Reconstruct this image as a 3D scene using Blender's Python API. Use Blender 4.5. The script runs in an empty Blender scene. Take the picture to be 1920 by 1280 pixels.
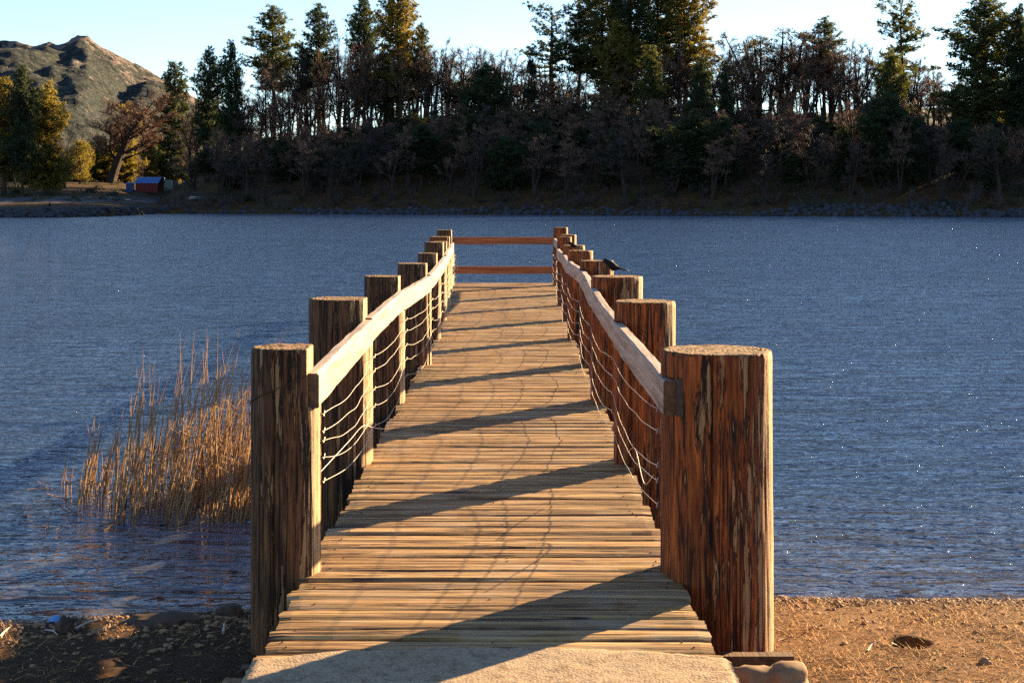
import bpy, math, random
from mathutils import Vector, noise, Matrix

R = math.radians
F = 2860.0            # focal length in pixels of the 1920-wide photograph
HC = 1.57             # eye above the deck (deck top is z = 0)
HZ = 376.0            # horizon row
WATER = -0.48
SUN_AZ, SUN_EL = R(43.3), R(16.6)

scene = bpy.context.scene
col = scene.collection


def W(px, py, Y):
    return Vector(((px - 960) / F * Y, Y, HC - (py - HZ) / F * Y))


def lerp(a, b, t):
    return a + (b - a) * t


def smooth(t):
    t = max(0.0, min(1.0, t))
    return t * t * (3 - 2 * t)


def interp(x, pts):
    if x <= pts[0][0]:
        return pts[0][1]
    for (a, b), (c, d) in zip(pts, pts[1:]):
        if x <= c:
            return lerp(b, d, (x - a) / (c - a))
    return pts[-1][1]


def nz(x, y, z=0.0):
    return noise.noise(Vector((x, y, z)))


def fbm(x, y, z=0.0, o=4):
    s, a, f = 0.0, 1.0, 1.0
    for i in range(o):
        s += a * noise.noise(Vector((x * f, y * f, z * f + i * 7.3)))
        a *= 0.5
        f *= 2.03
    return s


# ------------------------------------------------------------------ objects
def tag(o, label=None, cat=None, group=None, kind=None):
    if label: o['label'] = label
    if cat: o['category'] = cat
    if group: o['group'] = group
    if kind: o['kind'] = kind
    return o


def empty(name, loc=(0, 0, 0), rz=0):
    o = bpy.data.objects.new(name, None)
    col.objects.link(o)
    o.location = loc
    o.rotation_euler = (0, 0, rz)
    o.empty_display_size = 0.3
    return o


class MB:
    def __init__(s):
        s.v, s.f, s.m, s.a = [], [], [], []

    def vert(s, p, a=0.0):
        s.v.append((p[0], p[1], p[2]))
        s.a.append(a)
        return len(s.v) - 1

    def face(s, idx, m=0):
        s.f.append(idx)
        s.m.append(m)

    def box(s, x0, x1, y0, y1, z0, z1, m=0, a=0.0):
        i = [s.vert(p, a) for p in ((x0, y0, z0), (x1, y0, z0), (x1, y1, z0), (x0, y1, z0),
                                   (x0, y0, z1), (x1, y0, z1), (x1, y1, z1), (x0, y1, z1))]
        for q in ((0, 3, 2, 1), (4, 5, 6, 7), (0, 1, 5, 4), (1, 2, 6, 5), (2, 3, 7, 6), (3, 0, 4, 7)):
            s.face([i[k] for k in q], m)

    def tube(s, pts, rad, n=6, m=0, a=0.0, cap=True):
        rings = []
        N = len(pts)
        for k, p in enumerate(pts):
            p = Vector(p)
            d = Vector(pts[min(k + 1, N - 1)]) - Vector(pts[max(k - 1, 0)])
            if d.length < 1e-9: d = Vector((0, 0, 1))
            d.normalize()
            ref = Vector((0, 0, 1)) if abs(d.z) < 0.9 else Vector((1, 0, 0))
            u = d.cross(ref).normalized()
            w = d.cross(u)
            r = rad[k] if isinstance(rad, (list, tuple)) else rad
            rings.append([s.vert(p + (u * math.cos(t * 2 * math.pi / n) + w * math.sin(t * 2 * math.pi / n)) * r, a) for t in range(n)])
        for A, B in zip(rings, rings[1:]):
            for t in range(n):
                s.face([A[t], A[(t + 1) % n], B[(t + 1) % n], B[t]], m)
        if cap:
            s.face(rings[0], m)
            s.face(rings[-1][::-1], m)

    def ribbon(s, p, q, w, m=0, a=0.0, side=None):
        p, q = Vector(p), Vector(q)
        d = (q - p)
        sd = side if side else d.cross(Vector((random.gauss(0, 1), random.gauss(0, 1), random.gauss(0, 1))))
        if sd.length < 1e-9: sd = Vector((1, 0, 0))
        sd = sd.normalized() * w * 0.5
        s.face([s.vert(p - sd, a), s.vert(p + sd, a), s.vert(q, a)], m)

    def blob(s, c, r, seed, sub=1, m=0, rough=0.35, a=0.0, flat=1.0):
        vs, fs = ico(sub)
        b = len(s.v)
        for v in vs:
            k = 1 + rough * noise.noise(v * 1.3 + Vector((seed * 3.7, seed * 1.9, seed)))+ rough * 0.4 * noise.noise(v * 3.3 + Vector((seed, 0, seed * 2.2)))
            s.vert((c[0] + v.x * r[0] * k, c[1] + v.y * r[1] * k, c[2] + v.z * r[2] * k), a)
        for f in fs:
            s.face([b + i for i in f], m)

    def mesh(s, name, mats, smooth_=True):
        me = bpy.data.meshes.new(name)
        me.from_pydata(s.v, [], s.f)
        for mt in (mats if isinstance(mats, (list, tuple)) else [mats]):
            me.materials.append(mt)
        if any(s.m): me.polygons.foreach_set('material_index', s.m)
        if smooth_: me.polygons.foreach_set('use_smooth', [True] * len(s.f))
        if any(s.a):
            at = me.attributes.new('rnd', 'FLOAT', 'POINT')
            at.data.foreach_set('value', s.a)
        me.update()
        return me

    def build(s, name, mats, parent=None, smooth_=True, loc=(0, 0, 0)):
        o = bpy.data.objects.new(name, s.mesh(name, mats, smooth_))
        col.objects.link(o)
        o.location = loc
        if parent: o.parent = parent
        return o


_ico = {}


def ico(sub):
    if sub in _ico: return _ico[sub]
    import bmesh
    bm = bmesh.new()
    bmesh.ops.create_icosphere(bm, subdivisions=sub, radius=1.0)
    vs = [v.co.copy() for v in bm.verts]
    fs = [[v.index for v in f.verts] for f in bm.faces]
    bm.free()
    _ico[sub] = (vs, fs)
    return _ico[sub]


def grid(mb, xs, ys, fn, m=0):
    idx = [[mb.vert(fn(x, y)) for x in xs] for y in ys]
    for j in range(len(ys) - 1):
        for i in range(len(xs) - 1):
            mb.face([idx[j][i], idx[j][i + 1], idx[j + 1][i + 1], idx[j + 1][i]], m)
    return idx


# ------------------------------------------------------------------ materials
class Mat:
    def __init__(s, name, rough=0.8, spec=0.3):
        s.mat = bpy.data.materials.new(name)
        s.mat.use_nodes = True
        s.nt = s.mat.node_tree
        s.b = s.nt.nodes['Principled BSDF']
        s.b.inputs['Roughness'].default_value = rough
        s.b.inputs['Specular IOR Level'].default_value = spec

    def n(s, typ, inp=None, **pr):
        nd = s.nt.nodes.new(typ)
        for k, v in pr.items(): setattr(nd, k, v)
        for k, v in (inp or {}).items():
            sk = nd.inputs[k]
            if isinstance(v, bpy.types.NodeSocket): s.nt.links.new(v, sk)
            else: sk.default_value = v
        return nd

    def coord(s, scale=(1, 1, 1), which='Object', rnd=False, rot=(0, 0, 0)):
        tc = s.n('ShaderNodeTexCoord')
        v = tc.outputs[which]
        if rnd:
            oi = s.n('ShaderNodeObjectInfo')
            m = s.n('ShaderNodeMath', {0: oi.outputs['Random'], 1: 57.0}, operation='MULTIPLY')
            v = s.n('ShaderNodeVectorMath', {0: v, 1: m.outputs[0]}, operation='ADD').outputs[0]
        return s.n('ShaderNodeMapping', {'Vector': v, 'Scale': scale, 'Rotation': rot}).outputs[0]

    def noise(s, vec, scale, detail=4, rough=0.55, dist=0.0):
        return s.n('ShaderNodeTexNoise', {'Vector': vec, 'Scale': scale, 'Detail': detail, 'Roughness': rough, 'Distortion': dist}).outputs['Fac']

    def ramp(s, fac, stops):
        r = s.n('ShaderNodeValToRGB', {'Fac': fac})
        e = r.color_ramp.elements
        while len(e) < len(stops): e.new(0.5)
        for el, (p, c) in zip(e, stops):
            el.position = p
            el.color = (*c, 1) if len(c) == 3 else c
        return r.outputs['Color']

    def mix(s, fac, a, b, mode='MIX'):
        nd = s.n('ShaderNodeMix', data_type='RGBA', blend_type=mode)
        for k, v in ((0, fac), (6, a), (7, b)):
            if isinstance(v, bpy.types.NodeSocket): s.nt.links.new(v, nd.inputs[k])
            elif k == 0: nd.inputs[0].default_value = v
            else: nd.inputs[k].default_value = (*v, 1)
        return nd.outputs[2]

    def math(s, op, a, b=0.0, clamp=False):
        return s.n('ShaderNodeMath', {0: a, 1: b}, operation=op, use_clamp=clamp).outputs[0]

    def color(s, c):
        if isinstance(c, bpy.types.NodeSocket): s.nt.links.new(c, s.b.inputs['Base Color'])
        else: s.b.inputs['Base Color'].default_value = (*c, 1)
        return s

    def bump(s, h, strength=0.5, dist=0.01, prev=None):
        d = {'Height': h, 'Strength': strength, 'Distance': dist}
        if prev: d['Normal'] = prev
        return s.n('ShaderNodeBump', d).outputs[0]

    def normal(s, n):
        s.nt.links.new(n, s.b.inputs['Normal'])
        return s

    def translucent(s, colr, fac):
        tr = s.n('ShaderNodeBsdfTranslucent')
        if isinstance(colr, bpy.types.NodeSocket): s.nt.links.new(colr, tr.inputs['Color'])
        else: tr.inputs['Color'].default_value = (*colr, 1)
        mx = s.n('ShaderNodeMixShader', {0: fac, 1: s.b.outputs[0], 2: tr.outputs[0]})
        s.nt.links.new(mx.outputs[0], s.nt.nodes['Material Output'].inputs['Surface'])
        return s


def simple(name, c, rough=0.8, spec=0.3, var=0.25, scale=5.0, metal=0.0):
    m = Mat(name, rough, spec)
    n = m.noise(m.coord(), scale, 5)
    m.color(m.ramp(n, [(0.25, tuple(x * (1 - var) for x in c)), (0.75, tuple(min(1, x * (1 + var)) for x in c))]))
    m.b.inputs['Metallic'].default_value = metal
    return m.mat


def post_mat(name, dark, mid, warm, tan):
    m = Mat(name, 0.72, 0.25)
    v1 = m.coord((1, 1, 0.07), rnd=True)
    v2 = m.coord((1, 1, 0.12), rnd=True)
    fine = m.noise(v1, 75, 8, 0.72)
    broad = m.noise(v2, 9, 5, 0.6)
    c = m.ramp(fine, [(0.36, dark), (0.45, mid), (0.58, warm), (0.85, tan)])
    c2 = m.ramp(fine, [(0.3, tuple(x * 0.7 for x in dark)), (0.5, tuple(x * 0.75 for x in mid)), (0.75, tuple(x * 0.9 for x in tan))])
    c = m.mix(m.ramp(broad, [(0.42, (0, 0, 0)), (0.6, (1, 1, 1))]), c, c2)
    # tar coloured streaks with a shape of their own
    v3 = m.coord((1, 1, 0.09), rnd=True)
    st = m.noise(v3, 20, 3, 0.7)
    msk = m.noise(m.coord((1, 1, 0.5), rnd=True), 4.5, 2)
    stv = m.math('MULTIPLY', m.ramp(st, [(0.54, (0, 0, 0)), (0.58, (1, 1, 1))]), m.ramp(msk, [(0.46, (0, 0, 0)), (0.54, (1, 1, 1))]))
    c = m.mix(stv, c, (0.022, 0.012, 0.008))
    # bleached slivers with dark rims where the outer wood has flaked
    nrm = m.n('ShaderNodeVectorMath', {0: m.n('ShaderNodeTexCoord').outputs['Normal'], 1: (1.0, 0.1, 0)}, operation='DOT_PRODUCT').outputs['Value']
    sl = m.math('ADD', m.noise(m.coord((1, 1, 0.085), rnd=True), 24, 5, 0.62), m.math('MULTIPLY', nrm, 0.10))
    rim = m.ramp(sl, [(0.555, (0, 0, 0)), (0.567, (1, 1, 1)), (0.592, (1, 1, 1)), (0.60, (0, 0, 0))])
    sliv = m.ramp(sl, [(0.592, (0, 0, 0)), (0.602, (1, 1, 1))])
    c = m.mix(m.math('MULTIPLY', sliv, 0.75), c, m.ramp(fine, [(0.35, (0.14, 0.06, 0.02)), (0.48, (0.38, 0.21, 0.09)), (0.7, (0.52, 0.33, 0.16))]))
    c = m.mix(m.math('MULTIPLY', rim, 0.85), c, (0.02, 0.010, 0.006))
    # long drying checks
    ck = m.noise(m.coord((1, 1, 0.016), rnd=True), 30, 2, 0.5)
    ckv = m.math('ABSOLUTE', m.math('SUBTRACT', ck, 0.5))
    ckm = m.ramp(ckv, [(0.010, (1, 1, 1)), (0.022, (0, 0, 0))])
    ckm = m.math('MULTIPLY', ckm, m.ramp(msk, [(0.46, (1, 1, 1)), (0.54, (0, 0, 0))]))
    c = m.mix(ckm, c, (0.02, 0.01, 0.006))
    # sun-facing side coloured lighter to brighten the lit strip, with a ragged edge
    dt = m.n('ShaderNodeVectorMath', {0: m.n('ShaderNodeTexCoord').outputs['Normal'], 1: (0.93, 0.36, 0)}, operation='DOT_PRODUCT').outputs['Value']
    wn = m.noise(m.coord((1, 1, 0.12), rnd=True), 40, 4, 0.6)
    lit_side = m.math('ADD', dt, m.math('MULTIPLY', m.math('SUBTRACT', wn, 0.5), 0.7))
    lit_side = m.ramp(lit_side, [(0.50, (0, 0, 0)), (0.66, (1, 1, 1))])
    c = m.mix(lit_side, c, m.ramp(fine, [(0.3, (0.16, 0.075, 0.03)), (0.45, (0.42, 0.27, 0.14)), (0.7, (0.62, 0.46, 0.28))]))
    m.color(c)
    h = m.math('SUBTRACT', m.math('ADD', m.math('SUBTRACT', fine, m.math('MULTIPLY', m.math('ADD', rim, sliv), 0.5)), m.math('MULTIPLY', m.noise(v1, 220, 3), 0.4)), m.math('ADD', m.math('MULTIPLY', ckm, 1.5), m.math('MULTIPLY', stv, 0.4)))
    m.normal(m.bump(h, 1.0, 0.010))
    return m.mat


M = {}
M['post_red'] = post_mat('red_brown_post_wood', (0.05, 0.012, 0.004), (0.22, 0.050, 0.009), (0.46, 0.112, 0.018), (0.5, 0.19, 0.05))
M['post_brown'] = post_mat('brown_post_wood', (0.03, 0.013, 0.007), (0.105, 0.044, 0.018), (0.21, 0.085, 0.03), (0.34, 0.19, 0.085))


def endgrain():
    m = Mat('end_grain', 0.85, 0.2)
    v = m.coord((1, 1, 0.2))
    w = m.n('ShaderNodeTexWave', {'Vector': v, 'Scale': 14.0, 'Distortion': 6.0, 'Detail': 4.0, 'Detail Scale': 2.5}, wave_type='RINGS', rings_direction='Z').outputs['Fac']
    n = m.noise(v, 22, 6, 0.75)
    c = m.ramp(m.mix(0.6, w, n), [(0.3, (0.13, 0.065, 0.03)), (0.7, (0.40, 0.25, 0.12))])
    c = m.mix(m.ramp(n, [(0.5, (0, 0, 0)), (0.6, (1, 1, 1))]), c, (0.05, 0.026, 0.013))
    m.color(c)
    m.normal(m.bump(m.math('ADD', m.math('MULTIPLY', w, 0.3), n), 0.9, 0.01))
    return m.mat


M['end'] = endgrain()


def plank_mat():
    m = Mat('weathered_deck_boards', 0.75, 0.25)
    at = m.n('ShaderNodeAttribute', attribute_name='rnd')
    rnd = at.outputs['Fac']
    tc = m.n('ShaderNodeTexCoord').outputs['Object']
    off = m.n('ShaderNodeCombineXYZ', {'X': m.math('MULTIPLY', rnd, 37.0), 'Y': 0.0, 'Z': m.math('MULTIPLY', rnd, 61.0)}).outputs[0]
    v = m.n('ShaderNodeVectorMath', {0: tc, 1: off}, operation='ADD').outputs[0]
    g1 = m.n('ShaderNodeMapping', {'Vector': v, 'Scale': (1.3, 38, 1)}).outputs[0]
    g2 = m.n('ShaderNodeMapping', {'Vector': v, 'Scale': (4, 150, 1)}).outputs[0]
    g3 = m.n('ShaderNodeMapping', {'Vector': v, 'Scale': (0.8, 20, 1)}).outputs[0]
    a = m.noise(g1, 1.0, 6, 0.6, 0.3)
    b = m.noise(g2, 1.0, 4, 0.6)
    ck = m.noise(g3, 1.0, 3, 0.5)
    ckv = m.math('ABSOLUTE', m.math('SUBTRACT', ck, 0.5))
    ckm = m.ramp(ckv, [(0.010, (1, 1, 1)), (0.034, (0, 0, 0))])
    patch = m.noise(m.n('ShaderNodeMapping', {'Vector': v, 'Scale': (2.2, 3, 1)}).outputs[0], 1.0, 4, 0.6)
    c = m.ramp(a, [(0.31, (0.06, 0.027, 0.010)), (0.43, (0.23, 0.122, 0.044)), (0.56, (0.46, 0.285, 0.112)), (0.8, (0.64, 0.44, 0.205))])
    c = m.mix(m.ramp(b, [(0.3, (1, 1, 1)), (0.5, (0, 0, 0))]), c, m.mix(1.0, c, (0.42, 0.34, 0.29), 'MULTIPLY'))
    tint = m.ramp(rnd, [(0.0, (0.62, 0.56, 0.55)), (0.35, (0.95, 0.87, 0.82)), (0.65, (0.84, 0.80, 0.80)), (1.0, (1.12, 1.04, 0.98))])
    c = m.mix(1.0, c, tint, 'MULTIPLY')
    c = m.mix(m.math('MULTIPLY', m.ramp(patch, [(0.5, (0, 0, 0)), (0.72, (1, 1, 1))]), 0.6), c, (0.38, 0.29, 0.20))
    ckm = m.math('MULTIPLY', ckm, m.ramp(patch, [(0.4, (1, 1, 1)), (0.55, (0.2, 0.2, 0.2))]))
    c = m.mix(ckm, c, (0.035, 0.018, 0.01))
    m.color(c)
    h = m.math('SUBTRACT', m.math('ADD', a, m.math('MULTIPLY', b, 0.5)), m.math('MULTIPLY', ckm, 1.2))
    m.normal(m.bump(h, 1.0, 0.007))
    return m.mat


M['deck'] = plank_mat()


def rail_mat(name, a_, b_, c_):
    m = Mat(name, 0.7, 0.25)
    v = m.coord((14, 0.7, 14), rnd=True)
    n1 = m.noise(v, 2.0, 6, 0.6, 0.6)
    n2 = m.noise(m.coord((60, 1.2, 60), rnd=True), 2.0, 3, 0.6)
    m.color(m.ramp(n1, [(0.3, a_), (0.5, b_), (0.75, c_)]))
    m.normal(m.bump(m.math('ADD', n1, m.math('MULTIPLY', n2, 0.5)), 0.7, 0.006))
    return m.mat


M['rail'] = rail_mat('weathered_rail_wood', (0.19, 0.125, 0.085), (0.35, 0.26, 0.2), (0.52, 0.43, 0.35))
M['beam'] = rail_mat('dark_beam_wood', (0.05, 0.025, 0.012), (0.12, 0.06, 0.028), (0.2, 0.11, 0.05))


def cross_mat():
    m = Mat('red_cross_rail_wood', 0.6, 0.3)
    v = m.coord((1.2, 20, 26), rnd=True)
    n1 = m.noise(v, 1.5, 5, 0.6, 0.6)
    m.color(m.ramp(n1, [(0.3, (0.16, 0.045, 0.015)), (0.5, (0.34, 0.095, 0.03)), (0.75, (0.48, 0.17, 0.06))]))
    m.normal(m.bump(n1, 0.5, 0.004))
    return m.mat


M['cross'] = cross_mat()
M['wire'] = simple('galvanised_wire', (0.42, 0.36, 0.32), 0.45, 0.5, 0.25, 30, 0.5)
M['nail'] = simple('rusty_nail', (0.06, 0.035, 0.025), 0.6, 0.4, 0.3, 50, 0.3)


def concrete_mat():
    m = Mat('rough_concrete', 0.9, 0.2)
    v = m.coord()
    n1 = m.noise(v, 3, 5, 0.6)
    n2 = m.noise(v, 110, 4, 0.65)
    vo = m.n('ShaderNodeTexVoronoi', {'Vector': v, 'Scale': 95.0}).outputs['Distance']
    c = m.ramp(n2, [(0.3, (0.12, 0.07, 0.04)), (0.52, (0.35, 0.235, 0.14)), (0.75, (0.52, 0.38, 0.25))])
    c = m.mix(m.ramp(n1, [(0.35, (0, 0, 0)), (0.7, (0.5, 0.5, 0.5))]), c, (0.38, 0.28, 0.19))
    n4 = m.noise(v, 14, 6, 0.75)
    c = m.mix(m.math('MULTIPLY', m.ramp(n4, [(0.50, (0, 0, 0)), (0.62, (1, 1, 1))]), 0.6), c, (0.13, 0.075, 0.04))
    n2 = m.math('ADD', n2, m.math('MULTIPLY', n4, 1.5))
    m.color(c)
    m.normal(m.bump(m.math('ADD', n2, m.math('MULTIPLY', vo, 0.8)), 0.6, 0.004))
    return m.mat


M['concrete'] = concrete_mat()


def soil_mat():
    m = Mat('sandy_shore_soil', 0.95, 0.15)
    v = m.coord()
    n1 = m.noise(v, 1.6, 6, 0.6)
    n2 = m.noise(v, 28, 6, 0.7)
    n3 = m.noise(m.coord((1, 2.5, 1)), 60, 4, 0.7)
    c = m.ramp(n2, [(0.36, (0.04, 0.015, 0.005)), (0.5, (0.18, 0.070, 0.018)), (0.72, (0.42, 0.19, 0.055))])
    c = m.mix(m.ramp(n1, [(0.4, (0, 0, 0)), (0.62, (0.7, 0.7, 0.7))]), c, m.mix(n3, (0.10, 0.04, 0.012), (0.34, 0.17, 0.055)))
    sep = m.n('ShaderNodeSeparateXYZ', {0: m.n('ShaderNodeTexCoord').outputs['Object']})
    left_shade = m.n('ShaderNodeMapRange', {'Value': sep.outputs['X'], 'From Min': -0.6, 'From Max': -0.9, 'To Min': 0.0, 'To Max': 1.0}).outputs[0]
    c = m.mix(left_shade, c, m.mix(1.0, c, (0.36, 0.36, 0.38), 'MULTIPLY'))  # soil left of the pier darkened in colour to deepen its shade
    # wet, darker margin along the waterline
    z = sep.outputs['Z']
    wet = m.n('ShaderNodeMapRange', {'Value': z, 'From Min': -0.475, 'From Max': -0.42, 'To Min': 0.42, 'To Max': 1.0}).outputs[0]
    c = m.mix(1.0, c, m.n('ShaderNodeCombineXYZ', {0: wet, 1: wet, 2: wet}).outputs[0], 'MULTIPLY')
    m.color(c)
    m.normal(m.bump(m.math('ADD', n2, n3), 1.0, 0.022))
    return m.mat


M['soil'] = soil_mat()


def water_mat():
    m = Mat('lake_water', 0.03, 0.7)
    m.b.inputs['IOR'].default_value = 1.62
    co = m.n('ShaderNodeTexCoord').outputs['Object']
    yy = m.n('ShaderNodeSeparateXYZ', {0: co}).outputs['Y']
    sh = m.n('ShaderNodeMapRange', {'Value': yy, 'From Min': 7.4, 'From Max': 11.0, 'To Min': 1.0, 'To Max': 0.0}).outputs[0]
    m.color(m.mix(sh, (0.034, 0.060, 0.125), (0.07, 0.062, 0.075)))
    def wv(scale, rot, s, d=3, r=0.55, di=0.4):
        v = m.n('ShaderNodeMapping', {'Vector': co, 'Scale': scale, 'Rotation': (0, 0, R(rot))}).outputs[0]
        return m.noise(v, s, d, r, di)
    big = wv((0.35, 1.0, 1), -14, 0.9, 3)
    mid = wv((0.38, 1.25, 1), 14, 3.6, 3, 0.5, 0.8)
    sml = wv((0.42, 1.3, 1), -10, 10.0, 4, 0.55, 0.9)
    fin = wv((0.8, 1.2, 1), 25, 38.0, 3, 0.6, 0.3)
    gust = wv((0.05, 0.16, 1), 5, 1.0, 3)
    gs = m.n('ShaderNodeMapRange', {'Value': gust, 'From Min': 0.35, 'From Max': 0.65, 'To Min': 0.6, 'To Max': 1.15}).outputs[0]
    def slope(scale, rot, s_, k, d=2):
        v = m.n('ShaderNodeMapping', {'Vector': co, 'Scale': scale, 'Rotation': (0, 0, R(rot))}).outputs[0]
        c_ = m.n('ShaderNodeTexNoise', {'Vector': v, 'Scale': s_, 'Detail': d, 'Roughness': 0.6}).outputs['Color']
        o_ = m.n('ShaderNodeVectorMath', {0: c_, 1: (0.5, 0.5, 0.5)}, operation='SUBTRACT').outputs[0]
        return m.n('ShaderNodeVectorMath', {0: o_, 1: (k, k, 0)}, operation='MULTIPLY').outputs[0]
    s1 = slope((0.45, 1.2, 1), 10, 2.4, 1.2)
    s2 = slope((0.6, 1.3, 1), -12, 9.0, 1.3)
    ss = m.n('ShaderNodeVectorMath', {0: s1, 1: s2}, operation='ADD').outputs[0]
    far = m.n('ShaderNodeMapRange', {'Value': yy, 'From Min': 10.0, 'From Max': 50.0, 'To Min': 0.05, 'To Max': 1.0}).outputs[0]
    lee = m.n('ShaderNodeMapRange', {'Value': yy, 'From Min': 125.0, 'From Max': 175.0, 'To Min': 1.0, 'To Max': 0.22}).outputs[0]
    far = m.math('MULTIPLY', far, lee)
    ss = m.n('ShaderNodeVectorMath', {0: ss, 'Scale': m.math('MULTIPLY', far, gs)}, operation='SCALE').outputs[0]
    gl = m.n('ShaderNodeTexNoise', {'Vector': co, 'Scale': 17.0, 'Detail': 1, 'Roughness': 0.5}).outputs['Color']
    go = m.n('ShaderNodeVectorMath', {0: gl, 1: (0.5, 0.5, 0.5)}, operation='SUBTRACT').outputs[0]
    g2 = m.n('ShaderNodeVectorMath', {0: go, 1: go}, operation='MULTIPLY').outputs[0]
    g3 = m.n('ShaderNodeVectorMath', {0: g2, 1: go}, operation='MULTIPLY').outputs[0]
    g4 = m.n('ShaderNodeVectorMath', {0: g3, 1: (55, 55, 0)}, operation='MULTIPLY').outputs[0]
    ss = m.n('ShaderNodeVectorMath', {0: ss, 1: g4}, operation='ADD').outputs[0]
    up = m.n('ShaderNodeVectorMath', {0: ss, 1: (0, 0, 1)}, operation='ADD').outputs[0]
    n0 = m.n('ShaderNodeVectorMath', {0: up}, operation='NORMALIZE').outputs[0]
    n1 = m.bump(big, 0.8, 0.24, n0)
    n2 = m.bump(mid, 1.0, 0.13, n1)
    n3 = m.bump(sml, m.math('MULTIPLY', gs, 0.85), 0.036, n2)
    n4 = m.bump(fin, 0.5, 0.005, n3)
    m.normal(n4)
    return m.mat


M['water'] = water_mat()


def slope_mat():
    m = Mat('forest_slope_litter', 0.95, 0.1)
    v = m.coord()
    n1 = m.noise(v, 0.12, 5, 0.6)
    n2 = m.noise(v, 1.3, 5, 0.7)
    c = m.ramp(n2, [(0.3, (0.022, 0.011, 0.005)), (0.55, (0.075, 0.034, 0.012)), (0.8, (0.24, 0.115, 0.03))])
    c = m.mix(m.ramp(n1, [(0.45, (0, 0, 0)), (0.6, (0.7, 0.7, 0.7))]), c, (0.05, 0.04, 0.012))
    m.color(c)
    m.normal(m.bump(n2, 0.8, 0.2))
    return m.mat


M['slope'] = slope_mat()
M['rock'] = simple('shore_rock', (0.045, 0.046, 0.055), 0.9, 0.2, 0.6, 1.2)
M['rock_brown'] = simple('dark_brown_rock', (0.085, 0.052, 0.032), 0.9, 0.2, 0.5, 9)  # plain dark brown for the left bank stones
M['rock_near'] = simple('tan_boulder', (0.26, 0.155, 0.085), 0.9, 0.2, 0.4, 9)
M['pebble'] = simple('shore_pebbles', (0.30, 0.17, 0.085), 0.8, 0.3, 0.6, 60)
M['straw'] = simple('dry_straw', (0.50, 0.25, 0.075), 0.8, 0.2, 0.5, 8)
M['stick'] = simple('bleached_stick', (0.5, 0.42, 0.34), 0.8, 0.2, 0.3, 30)
M['darkstick'] = simple('dark_twig', (0.13, 0.08, 0.05), 0.8, 0.2, 0.3, 30)
M['litter'] = simple('blue_plastic', (0.12, 0.3, 0.62), 0.4, 0.5, 0.2, 30)
M['reed'] = (lambda m: (m.color(m.ramp(m.noise(m.coord((1, 1, 0.2)), 9, 4), [(0.3, (0.12, 0.06, 0.03)), (0.5, (0.36, 0.20, 0.09)), (0.75, (0.56, 0.38, 0.21))])), m.translucent((0.4, 0.2, 0.07), 0.15), m.mat)[-1])(Mat('dry_reed', 0.7, 0.2))


def foliage(name, a, b, c, tr, fac=0.3, scale=0.9):
    m = Mat(name, 0.65, 0.25)
    n = m.noise(m.coord(rnd=True), scale, 4, 0.65)
    cc = m.ramp(n, [(0.3, a), (0.5, b), (0.72, c)])
    m.color(cc)
    m.translucent(tr, fac)
    return m.mat


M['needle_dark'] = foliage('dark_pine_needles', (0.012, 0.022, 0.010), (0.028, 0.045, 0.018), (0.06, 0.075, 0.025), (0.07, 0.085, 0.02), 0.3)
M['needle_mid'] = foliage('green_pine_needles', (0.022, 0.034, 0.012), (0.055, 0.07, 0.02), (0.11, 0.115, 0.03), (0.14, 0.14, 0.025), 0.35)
M['needle_gold'] = foliage('golden_pine_needles', (0.05, 0.05, 0.010), (0.115, 0.10, 0.02), (0.2, 0.155, 0.03), (0.3, 0.22, 0.03), 0.42)  # gold tint also stands in for stronger sun on these pines
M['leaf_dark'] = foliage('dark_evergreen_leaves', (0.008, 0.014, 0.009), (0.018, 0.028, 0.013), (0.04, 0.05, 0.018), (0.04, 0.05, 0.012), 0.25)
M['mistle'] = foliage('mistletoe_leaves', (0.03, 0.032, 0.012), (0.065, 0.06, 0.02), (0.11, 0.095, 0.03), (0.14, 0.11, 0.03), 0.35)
M['bark'] = simple('pine_bark', (0.05, 0.028, 0.018), 0.95, 0.1, 0.45, 3)
M['bark_grey'] = simple('grey_brown_bark', (0.04, 0.028, 0.022), 0.95, 0.1, 0.4, 2)
M['twig'] = foliage('bare_twigs', (0.085, 0.047, 0.034), (0.17, 0.095, 0.064), (0.27, 0.155, 0.10), (0.24, 0.12, 0.07), 0.2, 0.4)
M['twig_grey'] = foliage('grey_bare_twigs', (0.03, 0.021, 0.02), (0.065, 0.046, 0.042), (0.12, 0.085, 0.07), (0.09, 0.06, 0.045), 0.2, 0.4)
M['white_branch'] = simple('bleached_dead_branch', (0.6, 0.5, 0.4), 0.8)


def mountain_mat():
    m = Mat('chaparral_and_granite', 0.95, 0.1)
    v = m.coord((1, 1, 1.6))
    n1 = m.noise(v, 0.022, 6, 0.68)
    n2 = m.noise(v, 0.09, 5, 0.7)
    c = m.ramp(n2, [(0.42, (0.014, 0.020, 0.022)), (0.5, (0.036, 0.043, 0.040)), (0.63, (0.082, 0.078, 0.066))])  # scrub tones pushed grey-blue to stand in for distance haze
    at = m.n('ShaderNodeAttribute', attribute_name='rnd').outputs['Fac']
    s = m.math('ADD', n1, m.math('MULTIPLY', at, 0.30))
    rk = m.math('MULTIPLY', m.ramp(s, [(0.70, (0, 0, 0)), (0.74, (1, 1, 1))]), m.ramp(n2, [(0.42, (0, 0, 0)), (0.5, (1, 1, 1))]))
    c = m.mix(rk, c, (0.22, 0.165, 0.14))
    m.color(c)
    m.normal(m.bump(n2, 1.0, 11.0))
    return m.mat


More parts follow.
